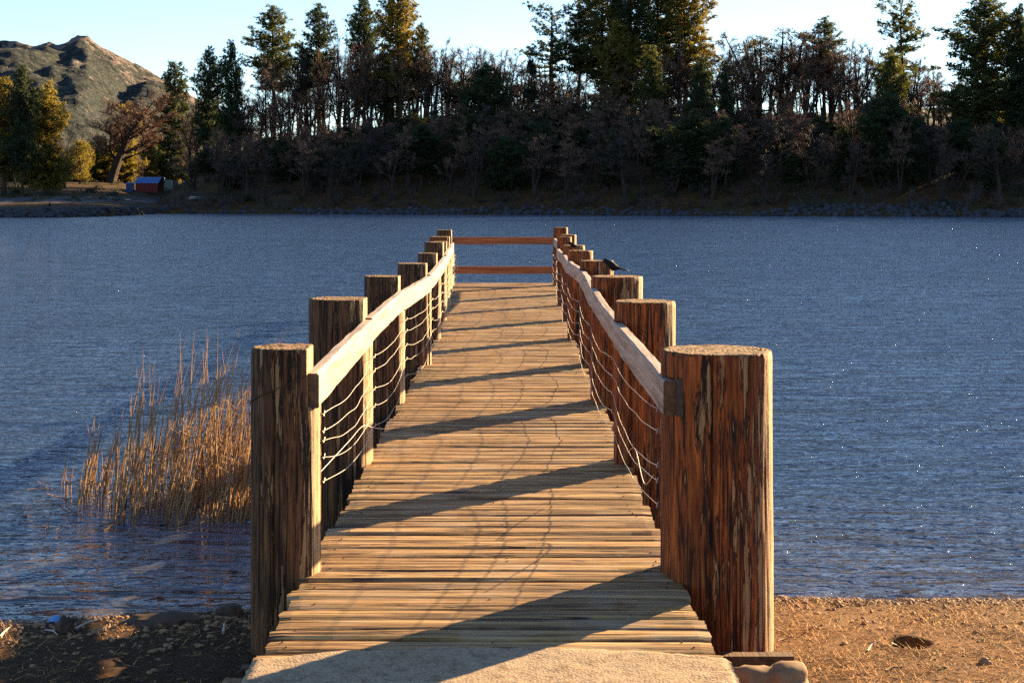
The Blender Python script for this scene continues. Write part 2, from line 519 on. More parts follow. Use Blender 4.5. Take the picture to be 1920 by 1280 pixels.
M['mountain'] = mountain_mat()
M['far_hill'] = simple('distant_ridge', (0.09, 0.09, 0.07), 0.95, 0.1, 0.3, 0.01)
M['shed_red'] = simple('red_shed_boards', (0.13, 0.016, 0.012), 0.7, 0.3, 0.2, 2)
M['shed_roof'] = simple('blue_metal_roof', (0.05, 0.15, 0.42), 0.35, 0.5, 0.08, 2, 0.25)
M['blue_plastic'] = simple('dark_blue_cabin', (0.012, 0.025, 0.12), 0.5, 0.4, 0.15, 2)
M['container'] = simple('pale_green_container', (0.17, 0.21, 0.15), 0.6, 0.3, 0.12, 2)
M['bench'] = simple('pale_bench', (0.6, 0.62, 0.66), 0.5, 0.4, 0.1, 3)
M['black'] = simple('black_feathers', (0.005, 0.0045, 0.005), 0.6, 0.15, 0.3, 60)
M['cloth'] = simple('dark_clothing', (0.02, 0.018, 0.022), 0.9, 0.1, 0.2, 9)
M['skin'] = simple('skin', (0.3, 0.17, 0.11), 0.6, 0.3, 0.1, 9)
M['pad'] = simple('gravel_yard', (0.07, 0.066, 0.07), 0.95, 0.1, 0.3, 0.6)

# ------------------------------------------------------------------ sky, sun, camera
wd = bpy.data.worlds.new('World')
scene.world = wd
wd.use_nodes = True
nt = wd.node_tree
bg = nt.nodes['Background']
sky = nt.nodes.new('ShaderNodeTexSky')
sky.sky_type = 'NISHITA'
sky.sun_disc = False
sky.sun_elevation = SUN_EL
sky.sun_rotation = SUN_AZ
sky.altitude = 1400
sky.air_density = 1.0
sky.dust_density = 0.1
sky.ozone_density = 2.6
nt.links.new(sky.outputs[0], bg.inputs[0])
bg.inputs[1].default_value = 0.053

sd = Vector((math.sin(SUN_AZ) * math.cos(SUN_EL), math.cos(SUN_AZ) * math.cos(SUN_EL), math.sin(SUN_EL)))
sl = bpy.data.lights.new('sun', 'SUN')
sl.energy = 5.0
sl.angle = R(0.5)
sl.color = (1.0, 0.73, 0.39)
so = bpy.data.objects.new('sun', sl)
col.objects.link(so)
so.rotation_euler = sd.to_track_quat('Z', 'Y').to_euler()
so.location = (20, 20, 30)

cam = bpy.data.cameras.new('camera')
cam.sensor_width = 36
cam.lens = F / 1920 * 36
cam.shift_y = -264 / 1920
cam.clip_start = 0.1
cam.clip_end = 30000
co = bpy.data.objects.new('camera', cam)
col.objects.link(co)
co.location = (0, 0, HC)
co.rotation_euler = (R(90), 0, 0)
scene.camera = co

scene.view_settings.view_transform = 'Standard'
scene.view_settings.look = 'None'
scene.view_settings.gamma = 1
scene.view_settings.exposure = 2.3
scene.cycles.use_denoising = False
try:
    scene.cycles.denoiser = 'OPENIMAGEDENOISE'
except Exception:
    pass
scene.cycles.use_adaptive_sampling = False
scene.cycles.sample_clamp_indirect = 3.0
scene.cycles.max_bounces = 6
scene.cycles.diffuse_bounces = 3
scene.cycles.glossy_bounces = 3
scene.cycles.transparent_max_bounces = 4
scene.cycles.caustics_reflective = False
scene.cycles.caustics_refractive = False

# ------------------------------------------------------------------ far terrain
Kw = (HC - WATER) * F
SH = [(-600, 410), (0, 408), (100, 408), (200, 406), (250, 403.5), (290, 401.2), (640, 401.6), (1000, 403), (1400, 405), (1920, 407), (2600, 410)]
RG = [(-400, 330), (300, 318), (350, 300), (450, 284), (560, 262), (700, 238), (800, 222), (900, 212), (1100, 208), (1300, 213), (1500, 218), (1700, 226), (1920, 236), (2600, 240)]
LEFT = [(-60, -5), (0, -2.05), (2.5, -1.05), (14, -0.85), (40, -0.1), (75, 1.6), (120, 3.2), (200, 6), (400, 11), (1500, 22), (4000, 30)]


def shoreY(u):
    return Kw / (interp(u, SH) - HZ)


RD = 70.0


def terr(u, Y):
    """height (world z) of the far shore at column u and distance Y"""
    ys = shoreY(u)
    d = Y - ys
    wl = 1 - smooth((u - 285) / 150)
    hl = interp(d, LEFT)
    zr = (HZ - interp(u, RG)) * (ys + RD) / F
    if d < 0: hr = -2.05 + d * 0.15
    elif d < 7: hr = lerp(-2.05, -0.6, d / 7)
    elif d < RD: hr = lerp(-0.6, zr, ((d - 7) / (RD - 7)) ** 0.95)
    elif d < RD + 25: hr = zr - 0.6 * smooth((d - RD) / 25)
    else: hr = max(zr - 0.6 - (d - RD - 25) * 0.16, min(1.0, zr - 0.6))
    h = lerp(hr, hl, wl)
    X = (u - 960) / F * Y
    if d > 0:
        a = min(1, d / 8)
        h += a * (0.5 * nz(X * 0.06, Y * 0.06) + 0.18 * nz(X * 0.3, Y * 0.3)) * (0.4 if wl > 0.5 else 1)
    return h + HC


def onslope(u, py, off=0.0):
    """walk away from the camera until the ground projects at row py"""
    Y = shoreY(u) + 1.0
    end = shoreY(u) + (RD if u > 350 else 140)
    while Y < end:
        z = terr(u, Y)
        if HZ - (z - HC) * F / Y <= py: break
        Y += 0.5
    return Vector(((u - 960) / F * Y, Y, terr(u, Y) + off))


mb = MB()
us = list(range(-1500, -100, 60)) + list(range(-100, 2020, 9)) + list(range(2020, 3500, 60))
ds = [-60, -30, -12, -6, -3, -1.5, -0.5, 0.0] + [x * 0.6 for x in range(1, 14)] + [8 + x * 2.0 for x in range(1, 36)] + [82, 90, 100, 115, 135, 160, 200, 260, 350, 500, 800, 1300, 2200, 4000, 9000]
idx = []
for d in ds:
    row = []
    for u in us:
        Y = shoreY(u) + d
        row.append(mb.vert(((u - 960) / F * Y, Y, terr(u, Y))))
    idx.append(row)
for j in range(len(ds) - 1):
    for i in range(len(us) - 1):
        mb.face([idx[j][i], idx[j][i + 1], idx[j + 1][i + 1], idx[j + 1][i]])
tag(mb.build('hill', M['slope']), kind='structure')

# lake bed / base sheet reaching the horizon
mb = MB()
mb.face([mb.vert(p) for p in ((-12000, -3000, -4.5), (12000, -3000, -4.5), (12000, 14000, -4.5), (-12000, 14000, -4.5))])
tag(mb.build('terrain', M['slope']), kind='structure')

mb = MB()
mb.face([mb.vert(p) for p in ((-600, 6.6, WATER), (600, 6.6, WATER), (600, 320, WATER), (-600, 320, WATER))])
tag(mb.build('water', M['water']), kind='structure')

# mountain
PK = [(-500, 170), (-200, 120), (-60, 96), (0, 86), (30, 84), (60, 87), (88, 80), (112, 88), (128, 80), (136, 72), (146, 66), (164, 65), (172, 73), (185, 84), (215, 98), (260, 120), (300, 143), (350, 172), (420, 212), (500, 262), (600, 310), (800, 360), (1000, 372)]
mb = MB()
us2 = [-700 + i * 6 for i in range(290)]
vs2 = [i / 110 for i in range(141)]
rows = []
for v in vs2:
    row = []
    for u in us2:
        Y = lerp(1500, 2600, v)
        hc = (HZ - interp(u, PK)) * 2600 / F
        X = (u - 960) / F * Y
        if v <= 1: p = v ** 1.25
        else: p = 1 - (v - 1) * 1.8
        e = math.sin(math.pi * min(1, max(0, v))) ** 0.7 if v < 1 else 0
        sp = abs(noise.noise(Vector((X * 0.0042 + v * 1.3, v * 1.0, 3.3))))
        sp2 = abs(noise.noise(Vector((X * 0.011 + v * 2.0, v * 2.4, 8.1))))
        h = hc * p + e * (hc * 0.42 * (sp - 0.22) + hc * 0.3 * (sp2 - 0.2))
        h += 9 * fbm(X * 0.02, Y * 0.02, 1, 4) * (0.25 if 0.95 < v < 1.05 else 1) * min(1, v * 4) + 3.5 * nz(X * 0.09, Y * 0.09)
        h = min(h, hc / 2600 * Y * lerp(.95, .985, min(1, v)) + 3.5 * nz(X * .05, Y * .05) + 2 * nz(X * .15, 3)) if v < .97 else h
        att = interp(v, [(0, 0), (0.5, 0.15), (0.85, 0.35), (1, 0.9)]) + max(0, 1 - abs(u - 155) / 30) * (0.9 if v > 0.9 else 0.2)
        row.append(mb.vert((X, Y, h + HC - 2), min(1.0, max(0.001, att))))
    rows.append(row)
for j in range(len(vs2) - 1):
    for i in range(len(us2) - 1):
        mb.face([rows[j][i], rows[j][i + 1], rows[j + 1][i + 1], rows[j + 1][i]])
tag(mb.build('mountain', M['mountain']), kind='structure')

# distant blue ridge glimpsed between the trunks on the right
mb = MB()
PR = [(1000, 300), (1200, 240), (1400, 220), (1470, 206), (1500, 203), (1560, 212), (1650, 190), (1750, 200), (1900, 215), (2300, 300)]
us3 = [1000 + i * 10 for i in range(131)]
rows = []
for v in [0, 0.25, 0.5, 0.75, 1, 1.3]:
    row = []
    for u in us3:
        Y = lerp(4200, 5200, v)
        hc = (HZ - interp(u, PR)) * 5200 / F
        p = v if v <= 1 else 0.4
        X = (u - 960) / F * 5200
        row.append(mb.vert((X, Y, hc * p + HC + 40 * p * fbm(X * 0.004, Y * 0.004))))
    rows.append(row)
for j in range(len(rows) - 1):
    for i in range(len(us3) - 1):
        mb.face([rows[j][i], rows[j][i + 1], rows[j + 1][i + 1], rows[j + 1][i]])
tag(mb.build('hills', M['far_hill']), kind='structure')


# ------------------------------------------------------------------ tree archetypes
def tuft(mb, c, size, n, up=0.4, w=0.3):
    for _ in range(n):
        d = Vector((random.gauss(0, 1), random.gauss(0, 1), random.gauss(up, 0.8)))
        d.normalize()
        o = Vector((random.uniform(-1, 1), random.uniform(-1, 1), random.uniform(-1, 1))) * size * 0.35
        mb.ribbon(c + o, c + o + d * size * random.uniform(0.6, 1.1), size * w)


def pine(seed, H, bare, RW, prof, needles, step=0.5, per=5, droop=0.0, gap=0.1, size=0.42, nt_=8, trunk_r=0.3):
    """tapered trunk with whorled limbs; tufts of needles along each limb"""
    random.seed(seed)
    tr, cr = MB(), MB()
    bend = [(random.uniform(-.15, .15), random.uniform(-.15, .15)) for _ in range(6)]
    def ax(z):
        k = z / H * 5
        i = min(4, int(k))
        t = k - i
        return Vector((lerp(bend[i][0], bend[i + 1][0], t), lerp(bend[i][1], bend[i + 1][1], t), z))
    zs = [H * i / 14 for i in range(15)]
    tr.tube([ax(z) for z in zs], [trunk_r * (1 - z / H) ** 0.8 * (1.35 if z == 0 else 1) + 0.02 for z in zs], 8)
    for _ in range(int(bare * H * 0.8)):     # dead stubs
        z = random.uniform(0.25, max(0.3, bare)) * H
        a = random.uniform(0, 6.28)
        L = random.uniform(0.4, 1.6)
        p = ax(z)
        tr.tube([p, p + Vector((math.cos(a) * L, math.sin(a) * L, random.uniform(-.5, .2)))], [0.035, 0.01], 3)
    z = H * bare
    while z < H * 0.985:
        t = (z - H * bare) / (H * (1 - bare))
        rr = RW * prof(t)
        k = max(3, int(per * (0.6 + 0.6 * (1 - t))))
        a0 = random.uniform(0, 6.28)
        for j in range(k):
            if random.random() < gap: continue
            a = a0 + j * 6.283 / k + random.uniform(-.35, .35)
            L = max(0.35, rr * random.uniform(0.55, 1.12))
            zz = z + random.uniform(-.25, .25)
            p0 = ax(min(zz, H))
            rise = lerp(-0.12 - droop, 0.75, t ** 1.2)
            pts = [p0]
            for q in (0.35, 0.7, 1.0):
                pts.append(p0 + Vector((math.cos(a + 0.15 * q) * L * q, math.sin(a + 0.15 * q) * L * q, L * (rise * q + (0.22 + droop * 0.7) * q * q) + random.uniform(-.06, .06) * L)))
            tr.tube(pts, [0.05 + 0.012 * L, 0.035 + 0.006 * L, 0.025, 0.012], 3, cap=False)
            nn = max(1, int(L / 0.36))
            for q in range(nn + 1):
                f = lerp(0.3, 1.0, q / max(1, nn))
                seg = min(2, int(f * 3 - 1e-6))
                c = pts[seg].lerp(pts[seg + 1], f * 3 - seg)
                for _ in range(3):
                    w = 0.22 + 0.22 * L * 0.5 * (1.1 - f)
                    c2 = c + Vector((random.gauss(0, w), random.gauss(0, w), random.gauss(0.06, 0.14)))
                    tuft(cr, c2, size * random.uniform(0.75, 1.2), nt_, 0.45, 0.36)
        z += step * random.uniform(0.75, 1.3)
    tuft(cr, ax(H), size, nt_ * 2, 1.2)
    return dict(H=H, W=2 * RW * .9, parts=[('trunk', tr.mesh('trunk', M['bark'])), ('crown', cr.mesh('crown', M[needles], False))], crown=cr, trunk=tr)


def recolor(a, needles):
    return dict(H=a['H'], W=a['W'], parts=[a['parts'][0], ('crown', a['crown'].mesh('crown', M[needles], False))])


def bare_tree(seed, H, fan, stems=1, twig='twig', dens=1.0, mist=0, tw=0.035, trunk_r=0.17, first=.2):
    """leafless tree: ascending stems, side limbs that curve upward, sprays of thin twigs"""
    random.seed(seed)
    tr, cr, ms = MB(), MB(), MB()
    ends = []
    def path(p, d, L, n, wob, up):
        pts, q, dd = [p], p, d.normalized()
        for k in range(n):
            dd = (dd + Vector((random.gauss(0, wob), random.gauss(0, wob), random.gauss(0, wob * .5) + up))).normalized()
            q = q + dd * L / n
            pts.append(q)
        return pts, dd
    def off(dd, ang):
        rd = Vector((random.gauss(0, 1), random.gauss(0, 1), random.gauss(0, .4)))
        rd = (rd - dd * rd.dot(dd)).normalized()
        return (dd * math.cos(ang) + rd * math.sin(ang)).normalized()
    def spray(pts, dd, L):
        for _ in range(int((2.5 + 3.8 * L) * dens)):
            k = random.randrange(max(1, len(pts) // 3), len(pts))
            b = pts[k - 1].lerp(pts[k], random.random())
            l = random.uniform(.35, .95)
            td = off(dd, random.uniform(.15, .75))
            td = (td + Vector((0, 0, .15))).normalized()
            m_ = b + td * l * .5
            e = m_ + (td + Vector((random.gauss(0, .25), random.gauss(0, .25), .1))).normalized() * l * .5
            cr.tube([b, m_, e], [tw * .5, tw * .4, tw * .15], 3, cap=False)
            for _ in range(2):
                b2 = b.lerp(e, random.uniform(.2, .9))
                cr.ribbon(b2, b2 + off(td, random.uniform(.3, .8)) * l * .55, tw * .8)
    def limb(p, d, L, r, lv):
        n = 5 if lv < 2 else 3
        pts, dd = path(p, d, L, n, .10, .05)
        tr.tube(pts, [r * (1 - .8 * k / n) for k in range(n + 1)], 5 if lv == 0 else 3, cap=False)
        if lv >= 1: spray(pts, dd, L)
        ends.append(pts[-1])
        if lv >= 2: return
        m_ = int(L / (.62 if lv == 0 else .5))
        for q in range(max(2, m_)):
            f = random.uniform(.25, 1.0)
            k = min(n - 1, int(f * n))
            b = pts[k].lerp(pts[k + 1], f * n - k if f < 1 else 1)
            limb(b, off(dd, random.uniform(.35, .8)), L * random.uniform(.3, .5) * (1.25 - f * .5), r * .4, lv + 1)
    for s_ in range(stems):
        a = random.uniform(0, 6.28)
        tilt = random.uniform(0, .05) if stems == 1 else random.uniform(.10, .34) * (.6 + fan)
        h = H * random.uniform(.82, 1.0)
        pts, dd = path(Vector((0, 0, 0)), Vector((math.cos(a) * tilt, math.sin(a) * tilt, 1)), h, 10, .05, .03)
        r = trunk_r / (1 + .3 * (stems - 1))
        tr.tube(pts, [r * (1.25 if k == 0 else 1) * (1 - .9 * k / 10) + .012 for k in range(11)], 7)
        spray(pts[6:], dd, 2.5)
        nl = int(20 / (1 + .35 * (stems - 1)))
        for q in range(nl):
            f = lerp(first, .96, (q + random.random()) / nl)
            k = min(9, int(f * 10))
            b = pts[k].lerp(pts[k + 1], f * 10 - k)
            L = H * fan * random.uniform(.55, 1.1) * (1.05 - f) ** .55
            limb(b, off((pts[k + 1] - pts[k]).normalized(), random.uniform(.5, .95)), L, r * .5 * (1.1 - f) + .015, 0)
    zmax = max(v[2] for v in cr.v)
    xs = sorted(v[0] for v in cr.v)
    Wd = xs[int(len(xs) * .985)] - xs[int(len(xs) * .015)]
    parts = [('trunk', tr.mesh('trunk', M['bark_grey'])), ('crown', cr.mesh('crown', M[twig], False))]
    if mist:
        ends = [e for e in ends if e.z > H * .45]
        random.shuffle(ends)
        for e in ends[:mist]:
            rr = random.uniform(.35, .85)
            for _ in range(int(240 * rr)):
                d = Vector((random.gauss(0, 1), random.gauss(0, 1), random.gauss(0, 1))).normalized()
                c = e + d * rr * random.random() ** .4
                ms.ribbon(c, c + (d + Vector((0, 0, random.uniform(-.6, .4)))) * .22, .12)
        parts.append(('mistletoe', ms.mesh('mistletoe', M['mistle'], False)))
    return dict(H=zmax, W=Wd, parts=parts)


def round_evergreen(seed, H, RW, mat, n=70, base=0.12, cone=0.0, leaf=0.3):
    """short trunk, many lumpy leaf clumps filling an uneven volume"""
    random.seed(seed)
    tr, cr = MB(), MB()
    tr.tube([(0, 0, 0), (0.05, 0, H * .3), (-.05, .05, H * .6), (0, 0, H * .93)], [.2, .16, .1, .03], 7)
    for _ in range(n):
        t = random.random() ** 0.9
        z = lerp(base, 0.97, t) * H
        rr = RW * (math.sin(math.pi * min(.98, t * .8 + .17)) ** .7 if not cone else (1 - t) ** .75 + .07)
        a = random.uniform(0, 6.28)
        q = random.random() ** .5
        c = Vector((math.cos(a) * rr * q, math.sin(a) * rr * q, z))
        tr.tube([(0, 0, max(0.2, z - rr * .5)), c], [.04, .012], 3, cap=False)
        s = RW * random.uniform(.16, .34)
        for _ in range(int(70)):
            d = Vector((random.gauss(0, 1), random.gauss(0, 1), random.gauss(0, .7)))
            d.normalize()
            p = c + d * s * random.random() ** .45
            cr.ribbon(p, p + (d + Vector((random.gauss(0, .5), random.gauss(0, .5), random.gauss(.3, .5)))).normalized() * leaf * random.uniform(.6, 1.3), leaf * .55)
    return dict(H=H, W=2 * RW * 1.1, parts=[('trunk', tr.mesh('trunk', M['bark'])), ('crown', cr.mesh('crown', M[mat], False))], crown=cr)


def con(t): return (1 - t) ** .62 * (.9 + .14 * math.sin(t * 17)) + .07
def full(t): return (.9 + .22 * math.sin(t * 13)) * min(1, .6 + 2.2 * t) * (1 - t ** 3.2) ** .8 + .08
def tallp(t): return (.55 + .55 * math.sin(math.pi * (t * .85 + .1))) * (1 - t ** 3) ** .8 + .05
def flatp(t): return (.75 + .35 * math.sin(t * 9)) * (1 - t ** 4) ** .8 + .08


A = {}
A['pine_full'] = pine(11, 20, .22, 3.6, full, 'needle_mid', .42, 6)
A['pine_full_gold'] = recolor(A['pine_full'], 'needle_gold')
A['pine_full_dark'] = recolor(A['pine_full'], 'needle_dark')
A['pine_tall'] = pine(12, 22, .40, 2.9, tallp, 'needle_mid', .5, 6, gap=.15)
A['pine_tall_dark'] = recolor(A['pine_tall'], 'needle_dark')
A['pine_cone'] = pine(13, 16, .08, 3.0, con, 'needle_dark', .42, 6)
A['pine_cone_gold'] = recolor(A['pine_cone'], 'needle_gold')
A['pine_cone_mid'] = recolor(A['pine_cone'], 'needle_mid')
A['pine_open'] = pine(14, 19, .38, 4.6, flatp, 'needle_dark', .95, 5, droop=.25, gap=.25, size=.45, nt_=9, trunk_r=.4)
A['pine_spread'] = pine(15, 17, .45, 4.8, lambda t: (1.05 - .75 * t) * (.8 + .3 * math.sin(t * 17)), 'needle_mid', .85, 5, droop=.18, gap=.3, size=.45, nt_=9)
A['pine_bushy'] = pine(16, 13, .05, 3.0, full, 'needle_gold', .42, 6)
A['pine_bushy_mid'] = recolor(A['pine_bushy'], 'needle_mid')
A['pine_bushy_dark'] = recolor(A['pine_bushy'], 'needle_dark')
A['bare_big'] = bare_tree(21, 13, .42, 3, 'twig', 1.3, tw=.05, trunk_r=.5, first=.26)
A['bare1'] = bare_tree(22, 13, .26, 1, 'twig')
A['bare2'] = bare_tree(23, 13, .24, 2, 'twig')
A['bare3'] = bare_tree(24, 12, .30, 1, 'twig_grey')
A['bare4'] = bare_tree(25, 12, .22, 3, 'twig_grey', trunk_r=.25)
A['bare5'] = bare_tree(28, 12, .28, 3, 'twig', trunk_r=.3, first=.3)
A['bare_mist'] = bare_tree(26, 14, .22, 4, 'twig', 1.0, mist=34, trunk_r=.45, first=.4)
A['bare_mist2'] = bare_tree(27, 13, .24, 3, 'twig', 1.0, mist=20, trunk_r=.4, first=.35)
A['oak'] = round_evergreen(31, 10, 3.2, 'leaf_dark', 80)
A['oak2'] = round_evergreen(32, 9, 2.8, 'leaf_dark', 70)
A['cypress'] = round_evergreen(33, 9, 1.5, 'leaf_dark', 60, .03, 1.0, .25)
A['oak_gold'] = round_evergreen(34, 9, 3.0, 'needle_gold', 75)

CNT = [0]


def tree(kind, u, yb, yt, wpx, name, label, cat='tree', group=None, rz=None, back=0.0):
    a = A[kind]
    p = onslope(u, yb)
    if back:
        Y = p.y + back
        p = Vector(((u - 960) / F * Y, Y, terr(u, Y)))
    ytop_z = HC + (HZ - yt) * p.y / F
    H = max(1.5, ytop_z - p.z)
    sz = H / a['H']
    sx = (wpx * p.y / F) / a['W'] if wpx else sz * random.uniform(.85, 1.15)
    CNT[0] += 1
    root = empty(name, (p.x, p.y, p.z - 0.15), (CNT[0] * 2.399) % 6.283 if rz is None else rz)
    root.scale = (sx, sx, sz)
    tag(root, label, cat, group)
    for nm, me in a['parts']:
        o = bpy.data.objects.new(nm, me)
        col.objects.link(o)
        o.parent = root
    return root


GL = 'pines on the left shore'
GR = 'pines standing on the ridge'
# (kind, u, base row, top row, width px, name, label)
TREES = [
    ('pine_full_gold', 8, 366, 150, 95, 'pine_tree', 'golden green pine cut by the left edge of the photo', GL),
    ('pine_full_dark', 42, 368, 128, 62, 'pine_tree', 'narrow pointed pine, tallest of the left shore group below the mountain', GL),
    ('pine_bushy', 88, 362, 160, 82, 'pine_tree', 'bushy golden pine nearest the big bare cottonwood on the left shore', GL),
    ('pine_bushy_mid', 62, 352, 215, 60, 'pine_tree', 'shorter green pine tucked between the golden pines on the left shore', GL),
    ('bare_big', 206, 342, 163, 215, 'cottonwood_tree', 'large spreading bare cottonwood in front of the mountain, left of the shed', None),
    ('pine_bushy', 236, 336, 196, 62, 'pine_tree', 'sunlit yellow green pine directly behind the bare cottonwood', None),
    ('pine_cone_gold', 276, 330, 246, 44, 'pine_tree', 'small golden conifer standing just above the red shed', None),
    ('oak_gold', 150, 345, 262, 66, 'tree', 'low olive green tree left of the cottonwood trunk', None),
    ('cypress', 247, 334, 268, 20, 'cypress_tree', 'slim dark column of a conifer above the shed roof', None),
    ('bare2', 122, 352, 250, 60, 'bare_tree', 'small bare brown tree between the golden pines and the cottonwood', None),
    ('pine_cone', 326, 345, 118, 92, 'pine_tree', 'dark conical pine whose tip overlaps the mountain slope right end', None),
    ('pine_full_dark', 392, 320, 92, 58, 'pine_tree', 'dark broad pine second to the right of the mountain', None),
    ('pine_full_dark', 434, 310, 80, 50, 'pine_tree', 'dark pine with a round top leaning against its twin right of the mountain', None),
    ('pine_tall', 512, 268, 12, 82, 'pine_tree', 'tall lone pine with an open crown and long bare trunk against the sky', GR),
    ('pine_tall_dark', 566, 262, 82, 40, 'pine_tree', 'short dark pine filling the gap right of the tall lone pine', GR),
    ('pine_tall_dark', 598, 258, 8, 62, 'pine_tree', 'slender dark pine with a narrow pointed crown, third in the ridge row', GR),
    ('bare4', 636, 256, 36, 34, 'bare_tree', 'very thin pale leafless tree rising between two ridge pines', None),
    ('pine_full_dark', 682, 252, -2, 70, 'pine_tree', 'dense dark pine touching the upper edge left of the golden pine', GR),
    ('pine_full_gold', 746, 246, -34, 88, 'pine_tree', 'big golden sunlit pine cropped by the upper edge, left of centre', GR),
    ('pine_tall', 790, 240, 44, 36, 'pine_tree', 'small pine shoulder peeking out behind the big golden pine', GR),
    ('oak', 727, 250, 96, 90, 'oak_tree', 'dark evergreen oak in front of the golden pine trunk', None),
    ('pine_bushy_dark', 908, 290, 122, 100, 'evergreen_tree', 'broad dark evergreen straight above the left end of the pier', None),
    ('pine_open', 1034, 218, 16, 122, 'pine_tree', 'pine with drooping layered limbs and thick visible trunk above the pier end', GR),
    ('cypress', 997, 250, 108, 48, 'evergreen_tree', 'small black green evergreen left of the drooping pine trunk', None),
    ('pine_tall_dark', 1086, 214, 14, 62, 'pine_tree', 'dark ragged pine right beside the drooping pine', GR),
    ('pine_full', 1130, 214, -50, 104, 'pine_tree', 'tall bushy pine cropped by the upper edge, right of the ragged pine', GR),
    ('pine_full_dark', 1182, 214, -70, 84, 'pine_tree', 'dark tall pine in the middle of the crowded pine cluster', GR),
    ('pine_tall', 1232, 214, -60, 78, 'pine_tree', 'open pine with see through crown in the crowded cluster', GR),
    ('pine_full_gold', 1284, 216, -60, 108, 'pine_tree', 'golden orange pine at the right edge of the crowded cluster', GR),
    ('pine_bushy', 1158, 226, 42, 82, 'pine_tree', 'yellow green pine glowing in front of the crowded cluster', None),
    ('pine_cone_mid', 1222, 260, 86, 76, 'pine_tree', 'mid green pine below the golden orange pine', None),
    ('pine_cone', 1314, 300, 108, 74, 'pine_tree', 'dark pointed conifer left of its slim neighbour, right of centre', None),
    ('pine_cone', 1360, 270, 114, 42, 'pine_tree', 'slim dark conifer left of the mistletoe trees', None),
    ('bare_mist', 1424, 222, 50, 104, 'bare_tree', 'leafless tree full of dark mistletoe balls with forked trunks against bright sky', None),
    ('bare_mist2', 1470, 220, 52, 80, 'bare_tree', 'leafless tree with fewer mistletoe balls right of the forked one', None),
    ('pine_tall', 1546, 225, 32, 62, 'pine_tree', 'small topped pine poking out above brown leafless crowns at right', GR),
    ('pine_spread', 1690, 232, 6, 142, 'pine_tree', 'wide spreading pine with long flat limbs at the right', GR),
    ('pine_bushy_mid', 1672, 262, 96, 70, 'pine_tree', 'green pine directly below the wide spreading pine', None),
    ('pine_bushy_dark', 1668, 345, 176, 116, 'evergreen_tree', 'dark dense evergreen low on the right hillside', None),
    ('pine_full', 1846, 290, -4, 150, 'pine_tree', 'large full pine near the right edge', None),
    ('pine_full_dark', 1912, 300, 14, 66, 'pine_tree', 'dark pine cut off by the right edge', None),
    ('pine_bushy_dark', 1300, 352, 210, 120, 'evergreen_tree', 'dark evergreen standing low on the slope behind the right posts', None),
    ('bare1', 1560, 232, 74, 90, 'bare_tree', 'leafless brown crown right of the mistletoe trees', None),
    ('bare3', 1612, 228, 76, 84, 'bare_tree', 'leafless grey tree left of the wide spreading pine', None),
    ('bare3', 1522, 356, 228, 62, 'bare_tree', 'leafless tree with pale trunk foot near the right shore', None),
]
random.seed(5)
for k, u, yb, yt, w, nm, lb, g in TREES:
    tree(k, u, yb, yt, w, nm, lb, group=g)

for i in range(22):  # pines added past the right edge so their shadows darken the slope
    tree(['pine_full', 'pine_full_dark', 'pine_bushy_dark', 'pine_tall_dark'][i % 4], 1965 + i * 30, 240 + (i * 37) % 90, 10 + (i * 53) % 70, 110, 'pine_tree', 'pine added beyond the right edge to shade the far slope', group='pines added beyond the right edge')
# bare trees crowding the ridge; alike in the photo
GB = 'leafless trees crowding the far ridge'
LB = 'brown leafless tree in the crowded row along the far ridge'
SKY = [(300, 170), (380, 190), (450, 160), (540, 120), (600, 95), (700, 92), (800, 74), (880, 92), (950, 100), (1010, 140), (1100, 150), (1180, 120), (1260, 92), (1340, 92), (1400, 95), (1500, 62), (1600, 84), (1650, 100), (1760, 120), (1800, 150), (1940, 180)]
for lay in (0, 1):
    u = 345 + 9 * lay
    while u < 1940:
        u += random.uniform(10, 18) if not lay else random.uniform(20, 34)
        yt = interp(u, SKY) + random.uniform(-26, 26)
        yb = interp(u, RG) + random.uniform(0, 26)
        if lay: yt += random.uniform(0, 45)
        tree(random.choice(['bare1', 'bare2', 'bare3', 'bare4', 'bare5', 'bare5']), u, yb, yt, random.uniform(48, 88), 'bare_tree', LB, group=GB, back=0 if not lay else random.uniform(2, 16))
# understory of leafless trees and dark evergreens lower on the slope
GU = 'leafless trees in the shade of the far slope'
LU = 'leafless tree standing in deep shade low on the far slope'
for i in range(125):
    u = 364 + i * 12.7 + random.uniform(-12, 12)
    r0 = interp(u, RG)
    yb = lerp(r0 + 22, 380, (i * .618) % 1)
    yt = max(r0 - random.uniform(0, 60), yb - random.uniform(90, 150))
    tree(random.choice(['bare1', 'bare2', 'bare3', 'bare4', 'bare5', 'bare5']), u, yb, yt, random.uniform(55, 95), 'bare_tree', LU, group=GU)
GE = 'dark evergreens in the shade of the far slope'
LE = 'dark evergreen in deep shade on the far slope'
for i in range(58):
    u = 372 + i * 26.8 + random.uniform(-14, 14)
    r0 = interp(u, RG)
    yb = lerp(r0 + 14, 362, (i * .618) % 1)
    yt = max(r0 - random.uniform(-12, 22), yb - random.uniform(75, 130))
    tree(random.choice(['oak', 'pine_bushy_dark', 'pine_cone', 'pine_full_dark']), u, yb, yt, random.uniform(48, 90), 'evergreen_tree', LE, group=GE)
